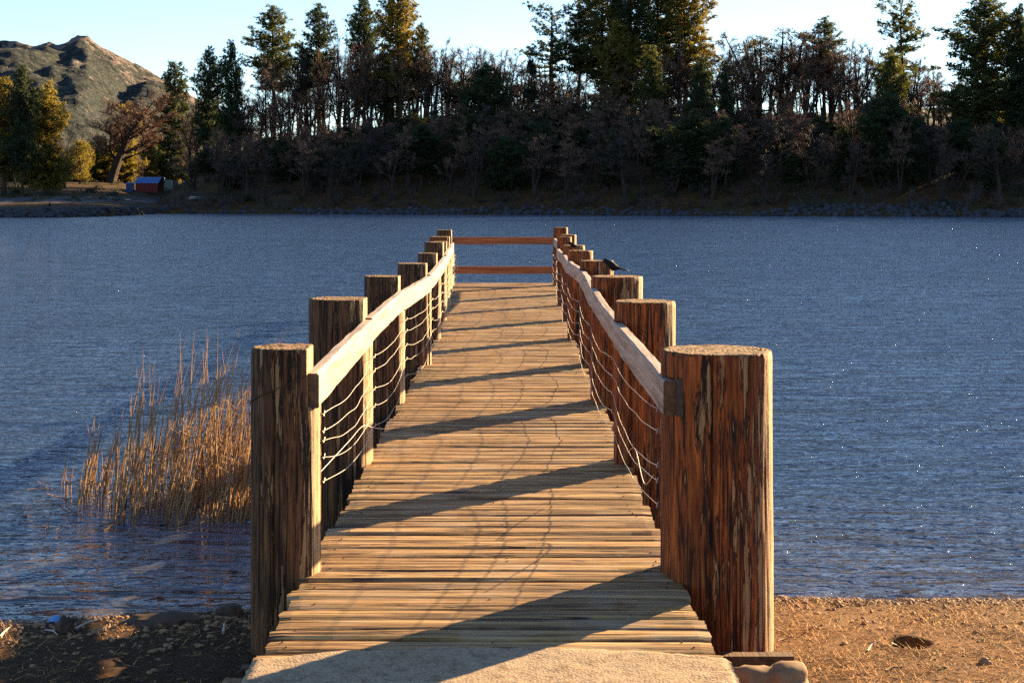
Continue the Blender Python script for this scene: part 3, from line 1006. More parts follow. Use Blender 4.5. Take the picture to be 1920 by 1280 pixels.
# wood behind the left shore
GV = 'trees in the valley behind the left shore'
for i in range(34):
    u = -30 + i * 11.5 + random.uniform(-6, 6)
    yb = random.uniform(335, 352)
    if u > 285: yb = random.uniform(326, 334)
    if random.random() < .5:
        tree(random.choice(['bare1', 'bare2', 'bare3']), u, yb, yb - random.uniform(60, 105), random.uniform(40, 70), 'bare_tree', 'small leafless tree in the valley behind the left shore', group='leafless trees in the valley', back=random.uniform(0, 60))
    else:
        tree(random.choice(['pine_bushy', 'pine_bushy_mid', 'oak', 'oak_gold']), u, yb, yb - random.uniform(40, 85), random.uniform(34, 60), 'evergreen_tree', 'small green tree in the valley behind the left shore', group='green trees in the valley', back=random.uniform(0, 60))

for i in range(26):
    u = 430 + i * 58 + random.uniform(-26, 26)
    r0 = interp(u, RG)
    tree(random.choice(['oak', 'oak2', 'pine_bushy_mid']), u, r0 + random.uniform(3, 12), r0 - random.uniform(16, 62), random.uniform(26, 62), 'evergreen_tree', 'low green bushy tree between the trunks on the ridge line', group='bushy trees on the ridge line')
# undergrowth on the slope
random.seed(77)
mb = MB()
for i in range(950):
    u = random.uniform(290, 1960)
    r0 = interp(u, RG)
    p = onslope(u, lerp(r0, 396, random.random() ** .8))
    s = random.uniform(.6, 1.9)
    for _ in range(26):
        d = Vector((random.gauss(0, .55), random.gauss(0, .55), 1)).normalized()
        e = p + d * s * random.uniform(.6, 1.2)
        mb.ribbon(p + Vector((random.gauss(0, .2), random.gauss(0, .2), -.1)), e, .045)
        for _ in range(3):
            b = p.lerp(e, random.uniform(.4, .95))
            d2 = (d + Vector((random.gauss(0, .6), random.gauss(0, .6), random.gauss(0, .4)))).normalized()
            mb.ribbon(b, b + d2 * s * .4, .035)
tag(mb.build('undergrowth', M['twig_grey'], smooth_=False), 'leafless brush covering the shaded far slope', 'undergrowth', kind='stuff')
mb = MB()
for i in range(330):
    u = random.uniform(-60, 1960)
    r0 = interp(u, RG)
    p = onslope(u, lerp(r0 + 20, 392, random.random()) if u > 300 else random.uniform(345, 378))
    if 225 < u < 400 and p.y < 290: continue
    s = random.uniform(.5, 1.3)
    for _ in range(80):
        d = Vector((random.gauss(0, 1), random.gauss(0, 1), abs(random.gauss(0, .8)))).normalized()
        c = p + Vector((d.x * s * 1.2, d.y * s * 1.2, d.z * s)) * random.random() ** .4
        mb.ribbon(c, c + (d + Vector((random.gauss(0, .4), random.gauss(0, .4), .3))) * .25, .16)
tag(mb.build('bushes', M['leaf_dark'], smooth_=False), 'low dark evergreen bushes scattered over the shaded far shore', 'bushes', kind='stuff')

# riprap along the far waterline
mb = MB()
for i in range(1500):
    u = random.uniform(-60, 1980)
    if 285 < u < 560 and random.random() < .8: continue
    if 860 < u < 1440 and random.random() < .45: continue
    d = abs(random.gauss(0, 2.0)) if u > 300 else abs(random.gauss(0, 1.6))
    if 1480 < u < 1800: d = random.uniform(0, 8)
    Y = shoreY(u) + d
    s = random.uniform(.16, .5)
    mb.blob(((u - 960) / F * Y, Y, terr(u, Y) + s * .2), (s * random.uniform(.8, 1.5), s, s * random.uniform(.5, .9)), i, 1, rough=.5)
tag(mb.build('shore_rocks', M['rock'], smooth_=False), 'grey riprap boulders lining the far waterline', 'rocks', kind='stuff')

# gravel yard in front of the shed
mb = MB()
for (u0, u1, d0, d1) in ((-160, 300, 24, 60),):
    n = 24
    grid(mb, [lerp(u0, u1, i / n) for i in range(n + 1)], [lerp(d0, d1, j / 12) for j in range(13)],
         lambda u, d: ((u - 960) / F * (shoreY(u) + d), shoreY(u) + d, terr(u, shoreY(u) + d) + .05 + .25 * nz(u * .05, d * .12) - .5 * max(0, abs((d - 42) / 18) - .5)))
tag(mb.build('path', M['pad']), kind='structure')

# ------------------------------------------------------------------ shed, cabin, container, bench, figure
def at_row(u, py):
    return onslope(u, py)

p = at_row(275, 361.5)
kx = p.y / F
root = empty('shed', (p.x, p.y, p.z), R(-8))
tag(root, 'small red shed with a blue metal roof on the far left shore', 'shed')
w, dpt, h = 44 * kx, 3.2, 1.95
b = MB(); b.box(-w / 2, w / 2, 0, dpt, 0, h)
for sx in (-w / 2, w / 2):
    pass
i = [b.vert(q) for q in ((-w / 2, 0, h), (-w / 2, dpt, h), (-w / 2, dpt * .5, h + .95), (w / 2, 0, h), (w / 2, dpt, h), (w / 2, dpt * .5, h + .95))]
b.face([i[0], i[1], i[2]]); b.face([i[3], i[5], i[4]])
for k in range(14):
    x = -w / 2 + w * (k + .5) / 14
    b.box(x - .02, x + .02, -.03, 0, 0, h - .02)
b.build('wall', M['shed_red'], root, False)
b = MB()
for (ya, za, yb_, zb) in ((-.25, h - .12, dpt * .5, h + 1.0), (dpt + .25, h - .12, dpt * .5, h + 1.0)):
    q = [(-w / 2 - .2, ya, za), (w / 2 + .2, ya, za), (w / 2 + .2, yb_, zb), (-w / 2 - .2, yb_, zb)]
    lo = [b.vert(v) for v in q]; hi = [b.vert((v[0], v[1], v[2] + .07)) for v in q]
    b.face(hi); b.face(lo[::-1])
    for k in range(4): b.face([lo[k], lo[(k + 1) % 4], hi[(k + 1) % 4], hi[k]])
for k in range(18):
    x = -w / 2 - .15 + (w + .3) * k / 17
    b.tube([(x, -.25, h - .03), (x, dpt * .5, h + 1.09)], .02, 4)
b.build('roof', M['shed_roof'], root, False)
b = MB(); b.box(-.45, .45, -.05, -.031, .02, 1.75); b.box(-.5, -.45, -.06, -.03, .02, 1.8); b.box(.45, .5, -.06, -.03, .02, 1.8)
o = b.build('door', M['shed_red'], root, False); o.location.x = -w * .2
b = MB(); b.tube([(.35, -.055, .95), (.35, -.09, .95), (.35, -.09, 1.05)], .02, 5); o2 = b.build('handle', M['nail'], o)

p = at_row(242.5, 361)
root = empty('toilet_cabin', (p.x, p.y, p.z))
tag(root, 'dark blue portable cabin left of the red shed', 'cabin')
w = 13 * p.y / F
b = MB(); b.box(-w / 2, w / 2, 0, w, .1, 1.65); b.box(-w / 2 - .03, w / 2 + .03, -.03, w + .03, 0, .1); b.build('wall', M['blue_plastic'], root, False)
b = MB(); b.box(-w / 2 - .05, w / 2 + .05, -.05, w + .05, 1.65, 1.74); b.box(-w / 2 + .1, w / 2 - .1, .1, w - .1, 1.74, 1.86); b.build('roof', M['shed_roof'], root, False)
b = MB(); b.box(-w * .35, w * .35, -.04, -.005, .15, 1.6); b.build('door', M['blue_plastic'], root, False)

p = at_row(312, 358)
root = empty('container', (p.x, p.y, p.z))
tag(root, 'pale green ribbed metal container right of the red shed', 'container')
w = 23 * p.y / F
b = MB(); b.box(-w / 2, w / 2, 0, 5, .12, 2.15)
for k in range(9):
    x = -w / 2 + w * (k + .5) / 9
    b.box(x - .045, x + .045, -.05, 0, .2, 2.08)
b.build('wall', M['container'], root, False)
b = MB()
for x in (-w / 2, w / 2): b.box(x - .05, x + .05, -.07, .03, 0, 2.2)
b.box(-w / 2, w / 2, -.07, .03, 2.1, 2.2); b.box(-w / 2, w / 2, -.07, .03, .03, .13)
b.build('frame', M['container'], root, False)
b = MB(); b.tube([(-w * .2, .6, 2.15), (-w * .2, .6, 2.55)], .06, 8); b.tube([(-w * .2, .6, 2.52), (-w * .2, .6, 2.62)], .1, 8); b.build('vent_pipe', M['bench'], root, False)

p = at_row(368, 377)
root = empty('picnic_table', (p.x, p.y, p.z))
tag(root, 'pale picnic table at the water edge right of the container', 'picnic table')
w = 25 * p.y / F
b = MB(); b.box(-w / 2, w / 2, .0, .75, .62, .7); b.build('table_top', M['bench'], root, False)
for y in (-.5, 1.0):
    b = MB(); b.box(-w / 2 - .1, w / 2 - .1, y, y + .28, .36, .42); b.build('seat', M['bench'], root, False)
for x in (-w * .36, w * .36):
    b = MB(); b.tube([(x, -.45, 0), (x, .25, .62)], .04, 4); b.tube([(x, 1.2, 0), (x, .5, .62)], .04, 4); b.box(x - .03, x + .03, -.45, 1.2, .3, .358); b.build('leg', M['beam'], root, False)

# seated figure on the rocks of the left point
Yp = shoreY(93) + 9
zp = HC + (HZ - 391.5) * Yp / F
fx = (93 - 960) / F * Yp
root = empty('person', (fx, Yp, zp))
tag(root, 'person in dark clothes sitting on the rocks of the left point', 'person')
bm_ = MB()
# one continuous lofted torso + neck + head, then tapering limbs joined at the joints
rings = [(0, 0, .06, .15, .12), (0, 0, .16, .17, .12), (0, 0, .32, .14, .10), (0, 0, .46, .17, .11), (0, -.01, .55, .15, .09), (0, -.02, .60, .055, .055), (0, -.03, .65, .055, .06), (0, -.03, .70, .075, .09), (0, -.03, .77, .08, .095), (0, -.03, .83, .06, .07), (0, -.03, .86, .015, .015)]
prev = None
for (x, y, z, rx, ry) in rings:
    r = [bm_.vert((x + rx * math.cos(t * math.pi / 6), y + ry * math.sin(t * math.pi / 6), z)) for t in range(12)]
    if prev:
        for t in range(12): bm_.face([prev[t], prev[(t + 1) % 12], r[(t + 1) % 12], r[t]])
    else: bm_.face(r[::-1])
    prev = r
bm_.face(prev)
for s in (-1, 1):
    bm_.tube([(s * .08, 0, .12), (s * .10, -.38, .20), (s * .10, -.40, .16), (s * .10, -.36, -.18), (s * .10, -.50, -.22)], [.09, .065, .06, .04, .035], 8)
    bm_.tube([(s * .17, 0, .52), (s * .21, -.08, .30), (s * .15, -.28, .24), (s * .12, -.34, .24)], [.05, .042, .033, .025], 8)
bm_.build('body', M['cloth'], root)
b = MB(); b.blob((0, -.02, .80), (.088, .10, .075), 3, 2, rough=.08); b.build('hair', M['black'], root)
b = MB(); b.blob((fx, Yp + .05, zp - .18), (.5, .4, .26), 91, 2, rough=.5)
tag(b.build('boulder', M['rock'], smooth_=False), 'grey boulder under the seated person on the left point', 'rock')

# ------------------------------------------------------------------ near ground
def shore_near(X):
    if X > 0: return 7.83 + .05 * nz(X * 1.3, 2.2) + .03 * nz(X * 5, 1) - .03 * (X - 1.5)
    return interp(X, [(-12, 5.2), (-4, 6.9), (-2.5, 7.40), (-1.3, 7.66), (0, 7.8)]) + .05 * nz(X * 1.6, 5) + .03 * nz(X * 6, 9)


PIT = (1.69, 6.52)


def gz(X, Y):
    s = shore_near(X)
    d = s - Y
    if d < 0: z = WATER + max(d * .22, -1.6)
    else: z = WATER + .20 * (1 - math.exp(-d * .9)) + .012 * min(d, 20)
    z += .012 * fbm(X * 2.1, Y * 2.1, 0, 3) + .006 * nz(X * 13, Y * 13)
    q = ((X - PIT[0]) / .072) ** 2 + ((Y - PIT[1]) / .10) ** 2
    z -= .10 * math.exp(-q * q) - .008 * math.exp(-(q - 2.6) ** 2)
    return z


xs = [-900, -300, -100, -40, -20, -12, -8, -6, -5] + [-4 + .045 * i for i in range(122)] + [1.49 + .016 * i for i in range(25)] + [1.92 + .045 * i for i in range(60)] + [4.8, 6, 9, 14, 25, 60, 200, 900]
ys = [-400, -100, -30, -10, -3, 0, 2, 3.5, 4.5, 5.0, 5.3] + [5.5 + .045 * i for i in range(18)] + [6.31 + .02 * i for i in range(22)] + [6.76 + .045 * i for i in range(42)] + [8.7, 9.3, 10.5, 13, 20, 30]
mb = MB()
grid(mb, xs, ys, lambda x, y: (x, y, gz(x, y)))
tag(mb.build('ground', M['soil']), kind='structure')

# straw and dry grass litter on the sunny side, sparse on the left
random.seed(8)
mb = MB()
for i in range(34000):
    X = random.uniform(.8, 3.4) if i % 5 else random.uniform(-3.2, -.9)
    Y = random.uniform(5.6, 7.85)
    if Y > shore_near(X) - .02: continue
    if X < 0 and random.random() < .55: continue
    if nz(X * 2.2, Y * 2.2, 4) < random.uniform(-.5, .25): continue
    z = gz(X, Y)
    a = random.uniform(0, 6.28)
    L = random.uniform(.015, .075)
    e = random.uniform(-.1, .7) if random.random() < .35 else random.uniform(-.1, .15)
    p = Vector((X, Y, z + .002))
    q = p + Vector((math.cos(a) * L, math.sin(a) * L, L * e + .004))
    mb.ribbon(p, q, random.uniform(.0018, .004), side=Vector((-math.sin(a), math.cos(a), .3)))
tag(mb.build('dry_grass', M['straw'], smooth_=False), 'orange brown straw and dead grass littering the near bank', 'dry grass', kind='stuff')
mb = MB()
for i in range(9000):
    X = random.uniform(.8, 3.5) if i % 3 else random.uniform(-3.3, -.9)
    Y = shore_near(X) - (abs(random.gauss(0, .09)) if random.random() < .45 else random.uniform(0, 2.1))
    z = gz(X, Y)
    a = random.uniform(0, 6.28)
    L = random.uniform(.008, .04)
    mb.ribbon((X, Y, z + .003), (X + math.cos(a) * L, Y + math.sin(a) * L, z + .004 + L * random.uniform(0, .4)), random.uniform(.003, .008), side=Vector((-math.sin(a), math.cos(a), .3)))
tag(mb.build('leaf_litter', M['darkstick'], smooth_=False), 'dark bark chips and leaf scraps strewn over the near bank and waterline', 'leaf litter', kind='stuff')
mb = MB()
for i in range(3000):
    if i % 3 == 0:
        X = random.uniform(-3.3, -.9); Y = shore_near(X) - abs(random.gauss(0, .55))
    else:
        X = random.uniform(.9, 3.5); Y = shore_near(X) - abs(random.gauss(0, .10 if random.random() < .85 else .8))
    s = random.uniform(.004, .013) * (1.5 if random.random() < .08 else 1)
    mb.blob((X, Y, gz(X, Y) + s * .3), (s * random.uniform(.9, 1.6), s * random.uniform(.8, 1.3), s * .7), i, 1, rough=.5)
tag(mb.build('pebbles', M['pebble'], smooth_=False), 'small pebbles and gravel along the near waterline', 'pebbles', kind='stuff')


def rock(name, c, r, seed, label, mat='rock_near', rough=.4):
    b = MB()
    b.blob((0, 0, 0), r, seed, 4, rough=rough)
    o = b.build(name, M[mat], loc=c)
    tag(o, label, 'rock')
    return o


rock('boulder', W(1450, 1292, 5.55) + Vector((0, 0, 0)), (.13, .13, .075), 4, 'tan boulder at the foot of the thick front right post', rough=.75)
rock('boulder', W(436, 1296, 5.6), (.055, .08, .045), 5, 'small tan stone peeking in beside the left corner of the concrete')
q = W(122, 1200, 7.0); rock('boulder', (q.x, q.y, gz(q.x, q.y) + .02), (.038, .05, .05), 6, 'upright brown stone in the shade near the left waterline', mat='rock_brown')
q = W(300, 1188, 7.15); rock('boulder', (q.x, q.y, gz(q.x, q.y) + .0), (.17, .12, .035), 7, 'broad flat rock half buried on the shaded left bank', mat='rock_brown')
q = W(432, 1165, 7.35); rock('boulder', (q.x, q.y, gz(q.x, q.y) + .0), (.07, .09, .06), 8, 'dark lump of rock on the left bank next to the front left post', mat='rock_brown')
q = W(1465, 1122, 7.8); rock('boulder', (q.x, q.y, gz(q.x, q.y) + .0), (.04, .04, .018), 9, 'pale flat stone at the waterline behind the thick right post')
q = W(1848, 1238, 6.2); rock('boulder', (q.x, q.y, gz(q.x, q.y) + .004), (.024, .024, .018), 10, 'little brown stone on the sunlit bank at far right')


def stick(pts, r, mat, label):
    b = MB()
    P3 = []
    for (px, py) in pts:
        Y = 6.6
        for _ in range(8):
            X = (px - 960) / F * Y
            z = gz(X, Y)
            Y = (HC - z) * F / (py - HZ)
        P3.append(Vector(((px - 960) / F * Y, Y, z + r * 1.2)))
    o = P3[0].copy()
    P3 = [p - o for p in P3]
    if len(P3) == 2: P3 = [P3[0], P3[0].lerp(P3[1], .5) + Vector((0, 0.01, .004)), P3[1]]
    b.tube(P3, [r, r * .9, r * .6][:len(P3)], 6)
    tag(b.build('stick', M[mat], loc=o), label, 'stick')


stick([(1627, 1221), (1634, 1210), (1649, 1203)], .004, 'stick', 'bent white stick lying beside the small pit')
stick([(1671, 1205), (1694, 1221)], .0025, 'stick', 'thin straight straw stick touching the pit rim')
stick([(1458, 1202), (1500, 1195)], .003, 'darkstick', 'dark twig lying close to the thick right post')
stick([(1660, 1258), (1692, 1253)], .004, 'darkstick', 'reddish twig on the sunlit ground below the pit')
stick([(140, 1181), (186, 1163)], .006, 'stick', 'long pale driftwood stick at the left waterline')
stick([(0, 1196), (18, 1178)], .006, 'stick', 'driftwood stick entering at the left edge')
stick([(84, 1182), (100, 1184), (108, 1191)], .004, 'stick', 'short curved stick under the blue scrap')
stick([(215, 1236), (235, 1248), (262, 1252)], .003, 'darkstick', 'forked brown twig on the shaded left ground')
stick([(418, 1188), (421, 1170)], .006, 'stick', 'short stub of wood near the front left post')

q = W(106, 1178, 7.2)
mb = MB()
grid(mb, [i * .012 - .04 for i in range(8)], [i * .012 - .025 for i in range(6)], lambda x, y: (x + .008 * nz(x * 90, y * 90), y, .022 + .03 * nz(x * 40, y * 40, 2)))
o = mb.build('plastic_scrap', M['litter'], loc=(q.x, q.y, gz(q.x, q.y) + .0), smooth_=False)
sm = o.modifiers.new('thickness', 'SOLIDIFY'); sm.thickness = .002
tag(o, 'crumpled blue plastic scrap washed up at the left waterline', 'litter')

# ------------------------------------------------------------------ reeds
random.seed(19)
mb = MB()


def reed(bx, by, h, lean_x, lean_y, r, broken=False):
    pts = [Vector((bx, by, WATER - .06))]
    n = 5
    for k in range(1, n + 1):
        t = k / n
        pts.append(Vector((bx + lean_x * h * t ** 1.4 + random.gauss(0, .004), by + lean_y * h * t ** 1.4, WATER - .06 + (h + .06) * t * (1 - .12 * abs(lean_x) * t))))
    if broken:
        k = random.choice([2, 3])
        a = random.choice([-1, 1])
        base = pts[k]
        for j in range(k + 1, n + 1):
            dd = (j - k) * h / n
            pts[j] = base + Vector((a * dd * random.uniform(.6, .95), random.uniform(-.3, .3) * dd, -dd * random.uniform(.05, .6)))
    mb.tube(pts, [r, r * .95, r * .85, r * .7, r * .5, r * .15], 4, cap=False)


for i in range(470):
    px = 478 - abs(random.gauss(0, 1)) * 175 if random.random() < .92 else random.uniform(120, 590)
    if px < 105: continue
    yy = random.uniform(905, 985) if px > 190 else random.uniform(905, 950)
    Y = Kw / (yy - HZ)
    X = (px - 960) / F * Y
    hmax = interp(px, [(100, .28), (150, .5), (205, .78), (270, 1.02), (390, 1.14), (480, 1.05), (600, 1.15)])
    h = hmax * random.uniform(.35, .9) if random.random() < .85 else hmax * random.uniform(.85, 1.12)
    reed(X, Y, h, random.gauss(.14, .13), random.gauss(0, .12), random.uniform(.003, .0062), random.random() < .22)
for i in range(50):       # stubble and drowned stems around the clump
    px = random.uniform(75, 470)
    Y = Kw / (random.uniform(905, 995) - HZ)
    X = (px - 960) / F * Y
    a = random.uniform(0, 6.28)
    L = random.uniform(.05, .22)
    mb.tube([(X, Y, WATER - .01), (X + math.cos(a) * L * .5, Y + math.sin(a) * L * .5, WATER + random.uniform(.004, .02)), (X + math.cos(a) * L, Y + math.sin(a) * L, WATER + random.uniform(-.02, .1))], [.004, .004, .002], 4)
tag(mb.build('reeds', M['reed']), 'clump of dry brown reeds standing in shallow water left of the pier', 'reeds', kind='stuff')

# ------------------------------------------------------------------ pier
S0, SP = 6.47, 2.733
PY = [S0 + SP * i for i in range(9)]
#        cx    r     top row
LP = [(-.959, .145, 643), (-1.033, .19, 555), (-.997, .158, 515), (-.941, .162, 492), (-.943, .13, 473.5), (-1.01, .15, 453), (-1.063, .125, 452), (-1.195, .19, 443), (-1.238, .16, 430.5)]
RP = [(.868, .235, 645), (.801, .183, 560), (.82, .202, 515), (.815, .159, 487), (.779, .144, 468.6), (.814, .149, 459), (.784, .11, 443.5), (.93, .15, 439.5), (.90, .137, 426)]
LRZ = [.853, .856, .86, .852, .85, .845, .83, .81, .79]      # rail top heights
RRZ = [.83, .845, .885, .905, .88, .865, .85, .855, .88]
RH = .147
pier = empty('pier', (0, PY[0], 0))
tag(pier, 'narrow wooden pier with thick log posts, sagging handrails and wire fencing running into the lake', 'pier')
PO = Vector((0, PY[0], 0))


def put(b, name, mats, parent=pier, smooth_=True, loc=(0, 0, 0)):
    o = b.build(name, mats, parent, smooth_)
    o.location = Vector(loc) - (PO if parent is pier else Vector((0, 0, 0)))
    return o


tops = {}


def make_post(i, side, cx, r, toprow):
    Y = PY[i]
    top = HC - (toprow - HZ) * (Y + r) / F
    b = MB()
    n = 200 if i < 2 else (120 if i < 4 else 64)
    z0 = -.75 if i == 0 else -2.2
    rz = (LRZ if side < 0 else RRZ)[i]
    zs = []
    z = z0
    dz = .014 if i < 2 else .026
    while z < top - .012:
        zs.append(z)
        z += dz if z > -.5 else .12
    zs = [q for q in zs if min(abs(q - rz), abs(q - rz + RH)) > .006]
    zs = sorted(zs + [rz + .0015, rz - .0015, rz - RH + .0015, rz - RH - .0015])
    zs += [top - .010, top - .003]
    rnd = random.Random(100 * i + side)
    cracks = [(rnd.uniform(0, 6.283), rnd.uniform(.012, .035), rnd.uniform(.03, .06), rnd.uniform(-1, 2), rnd.uniform(.25, .9)) for _ in range(9 if i < 3 else 7)]
    cracks += [(-1.9 + rnd.uniform(-.3, .3), .03, .035, .4, 2.0)]
    sd_ = i * 7.7 + side * 3.1
    notch = 0.05
    inner = cx - side * r            # x of the inner tangent
    rings = []
    for z in zs:
        ring = []
        for k in range(n):
            a = k / n * 6.283185
            ca, sa = math.cos(a), math.sin(a)
            q = 1 + .03 * nz(ca * 1.3 + sd_, sa * 1.3, z * .35) + .016 * nz(ca * 7 + sd_, sa * 7, z * .9) + .012 * nz(ca * 22 + sd_, sa * 22, z * 2.2)
            q *= 1 + .015 * (top - z)
            dep = 0
            for (ac, dp, wd_, zc, zl) in cracks:
                da = (a - ac - .10 * nz(z * 1.1, ac * 3) + math.pi) % 6.283185 - math.pi
                if abs(da) < wd_:
                    fall = smooth(1.4 - abs(z - zc) / zl)
                    dep = max(dep, dp * (1 - abs(da) / wd_) * fall)
            if z > top - .02:
                q *= 1 - .02 * ((z - top + .02) / .02) - .008 * abs(nz(ca * 9 + sd_, sa * 9, 1))
            rr = r * q - dep
            x = cx + ca * rr
            y = sa * rr
            # notch cut for the rail
            if side < 0:
                lim = inner - .042 if (z >= rz - RH) else 9
                x = min(x, lim)
            else:
                lim = inner + (.066 if i == 0 else .05) if (rz - RH <= z <= rz) else -9
                x = max(x, lim)
            tz = 0.0
            ring.append(b.vert((x - cx, y, z + tz)))
        rings.append(ring)
    for A_, B_ in zip(rings, rings[1:]):
        for k in range(n):
            b.face([A_[k], A_[(k + 1) % n], B_[(k + 1) % n], B_[k]], 0)
    # end-grain top: concentric rings
    prev = rings[-1]
    for q in (.93, .8, .6, .4, .2):
        ring = []
        for k in range(n):
            v = b.v[rings[-1][k]]
            zz = top + .004 * nz(v[0] * q * 40 + sd_, v[1] * q * 40, 0) - (.004 if q < .9 else 0) - .006 * max(0, nz(v[0] * q * 9 + sd_, v[1] * q * 9, 5))
            ring.append(b.vert((v[0] * q, v[1] * q, zz)))
        for k in range(n):
            b.face([prev[k], prev[(k + 1) % n], ring[(k + 1) % n], ring[k]], 1)
        prev = ring
    c = b.vert((0, 0, top - .004))
    for k in range(n): b.face([prev[k], prev[(k + 1) % n], c], 1)
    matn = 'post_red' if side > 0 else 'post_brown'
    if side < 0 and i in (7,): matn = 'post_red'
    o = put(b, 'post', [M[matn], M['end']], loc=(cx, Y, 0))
    return top, inner


for i in range(9):
    for side, arr in ((-1, LP), (1, RP)):
        tops[(side, i)] = make_post(i, side, *arr[i])

b = MB(); xi0 = tops[(1, 0)][1]; b.box(xi0 + .046, xi0 + .074, -.172, .12, RRZ[0] - RH - .004, RRZ[0] + .004)  # dark filler block standing in for the shaded gap beside the rail
put(b, 'dark_gap_filler', M['nail'], smooth_=False, loc=(0, PY[0], 0))

# handrails: one board per bay
def cat(p0, p1, p2, p3, t):
    return 0.5 * ((2 * p1) + (-p0 + p2) * t + (2 * p0 - 5 * p1 + 4 * p2 - p3) * t * t + (-p0 + 3 * p1 - 3 * p2 + p3) * t ** 3)


for side, zs_ in ((-1, LRZ), (1, RRZ)):
    key = [Vector((tops[(side, i)][1] + (0.002 if side < 0 else -.006), PY[i], zs_[i])) for i in range(9)]
    for i in range(8):
        b = MB()
        p0 = key[max(0, i - 1)]; p1 = key[i]; p2 = key[i + 1]; p3 = key[min(8, i + 2)]
        n = 26
        t0 = -.06 if i == 0 else 0.0
        rings = []
        for k in range(n + 1):
            t = t0 + (1 - t0) * k / n
            c = cat(p0, p1, p2, p3, max(0, t))
            if t < 0: c = p1 + (p2 - p1) * t
            if i == 0: c.y = max(c.y, PY[0] - (LP if side < 0 else RP)[0][1] * .55) if t < .05 else c.y
            th = .052
            sd2 = i * 5.1 + side
            wob = .006 * nz(c.y * 3, sd2) + .010 * math.sin(math.pi * min(1, max(0, t))) * (1 if side > 0 else .3) * (-1 if i % 2 else 1)
            wob2 = .006 * nz(c.y * 3, sd2 + 9) 
            st = .006 * (1 if i % 2 else -1)
            xi = c.x + .004 * nz(c.y * 4, sd2 + 3)
            xo = xi + side * th
            zt = c.z + wob + st
            zb = c.z - RH + wob2 + st
            ch = .005
            ring = [(xi, zb + ch), (xi + side * ch, zb), (xo - side * ch, zb), (xo, zb + ch), (xo, zt - ch), (xo - side * ch, zt), (xi + side * ch * 1.5, zt), (xi, zt - ch * 1.5)]
            rings.append([b.vert((x, c.y - key[i].y, z)) for x, z in ring])
        for A_, B_ in zip(rings, rings[1:]):
            for k in range(8): b.face([A_[k], A_[(k + 1) % 8], B_[(k + 1) % 8], B_[k]])
        b.face(rings[0], 1); b.face(rings[-1][::-1], 1)
        put(b, 'handrail', [M['rail'], M['beam']], loc=(0, key[i].y, 0), smooth_=False)

# cross rails closing the far end
for (ya, yb_, seed) in ((444.5, 458, 1), (499.5, 513, 2)):
    Ye = PY[8] - .06
    x0, x1 = -1.10, .80
    za = HC - (ya - HZ) * Ye / F; zb = HC - (yb_ - HZ) * Ye / F
    b = MB()
    n = 20
    rings = []
    for k in range(n + 1):
        x = lerp(x0, x1, k / n); wv = .004 * nz(x * 2, seed)
        rings.append([b.vert(q) for q in ((x, -.02, zb + wv), (x, .03, zb + wv), (x, .03, za + wv), (x, -.02, za + wv))])
    for A_, B_ in zip(rings, rings[1:]):
        for k in range(4): b.face([A_[k], B_[k], B_[(k + 1) % 4], A_[(k + 1) % 4]])
    b.face(rings[0]); b.face(rings[-1][::-1])
    put(b, 'cross_rail', M['cross'], loc=(0, Ye, 0), smooth_=False)


# decking
def xl(Y): return interp(Y, [(0, -.882), (18.5, -.86), (21, -.93), (29.2, -1.135)])
def xr(Y): return interp(Y, [(0, .735), (9, .70), (18.5, .705), (21, .73), (29.2, .86)])


random.seed(3)
b = MB()
nails = MB()
Y = 5.19
first = True
while Y < 29.05:
    wdt = random.uniform(.128, .156) if not first else .13
    rn = random.uniform(.02, 1)
    y1 = Y + wdt - random.uniform(.003, .009)
    x0 = xl(Y) + random.gauss(0, .012)
    x1 = xr(Y) + random.gauss(0, .012)
    zt = random.gauss(0, .0025)
    tilt = random.gauss(0, .003)
    nx = 34
    NY = 7
    rows = []
    for k in range(nx + 1):
        f = k / nx
        x = lerp(x0, x1, f)
        eg = .006 * nz(x * 2.3, Y * 9, 1) + .0035 * nz(x * 9, Y * 9, 2)
        eg2 = .006 * nz(x * 2.3, Y * 9, 5) + .0035 * nz(x * 9, Y * 9, 6)
        ring = []
        for j in range(NY):
            g = j / (NY - 1)
            yy = lerp(Y + eg, y1 + eg2, g)
            ed = min(g, 1 - g)
            zz = zt + tilt * (g - .5) - (.010 if ed == 0 else (.002 if ed < .2 else 0)) + .0045 * nz(x * 1.1 + rn * 50, g * 4 + rn * 30, 3)
            if k in (0, nx): zz -= .003
            xx = x + (random.uniform(-.005, .005) if k in (0, nx) else 0)
            ring.append(b.vert((xx, yy, zz), rn))
        ring.append(b.vert((x, y1 + eg2, -.045), rn))
        ring.append(b.vert((x, Y + eg, -.045), rn))
        rows.append(ring)
    m_ = NY + 2
    for A_, B_ in zip(rows, rows[1:]):
        for j in range(m_): b.face([A_[j], B_[j], B_[(j + 1) % m_], A_[(j + 1) % m_]])
    b.face(rows[0]); b.face(rows[-1][::-1])
    for nx_ in (x0 + .09, lerp(x0, x1, .5) + .02, x1 - .09):
        for g in (.28, .72):
            if random.random() < .6: continue
            c = (nx_ + random.gauss(0, .02), lerp(Y, y1, g), zt + .0035)
            rg = [nails.vert((c[0] + .0036 * math.cos(t), c[1] + .0036 * math.sin(t), c[2])) for t in [q * math.pi / 3 for q in range(6)]]
            lo = [nails.vert((nails.v[q][0], nails.v[q][1], c[2] - .02)) for q in rg]
            nails.face(rg)
            for t in range(6): nails.face([lo[t], lo[(t + 1) % 6], rg[(t + 1) % 6], rg[t]])
    Y += wdt
    first = False
dk = put(b, 'decking', M['deck'], smooth_=False)
o = nails.build('nail', M['nail'], dk, False); o['kind'] = 'stuff'

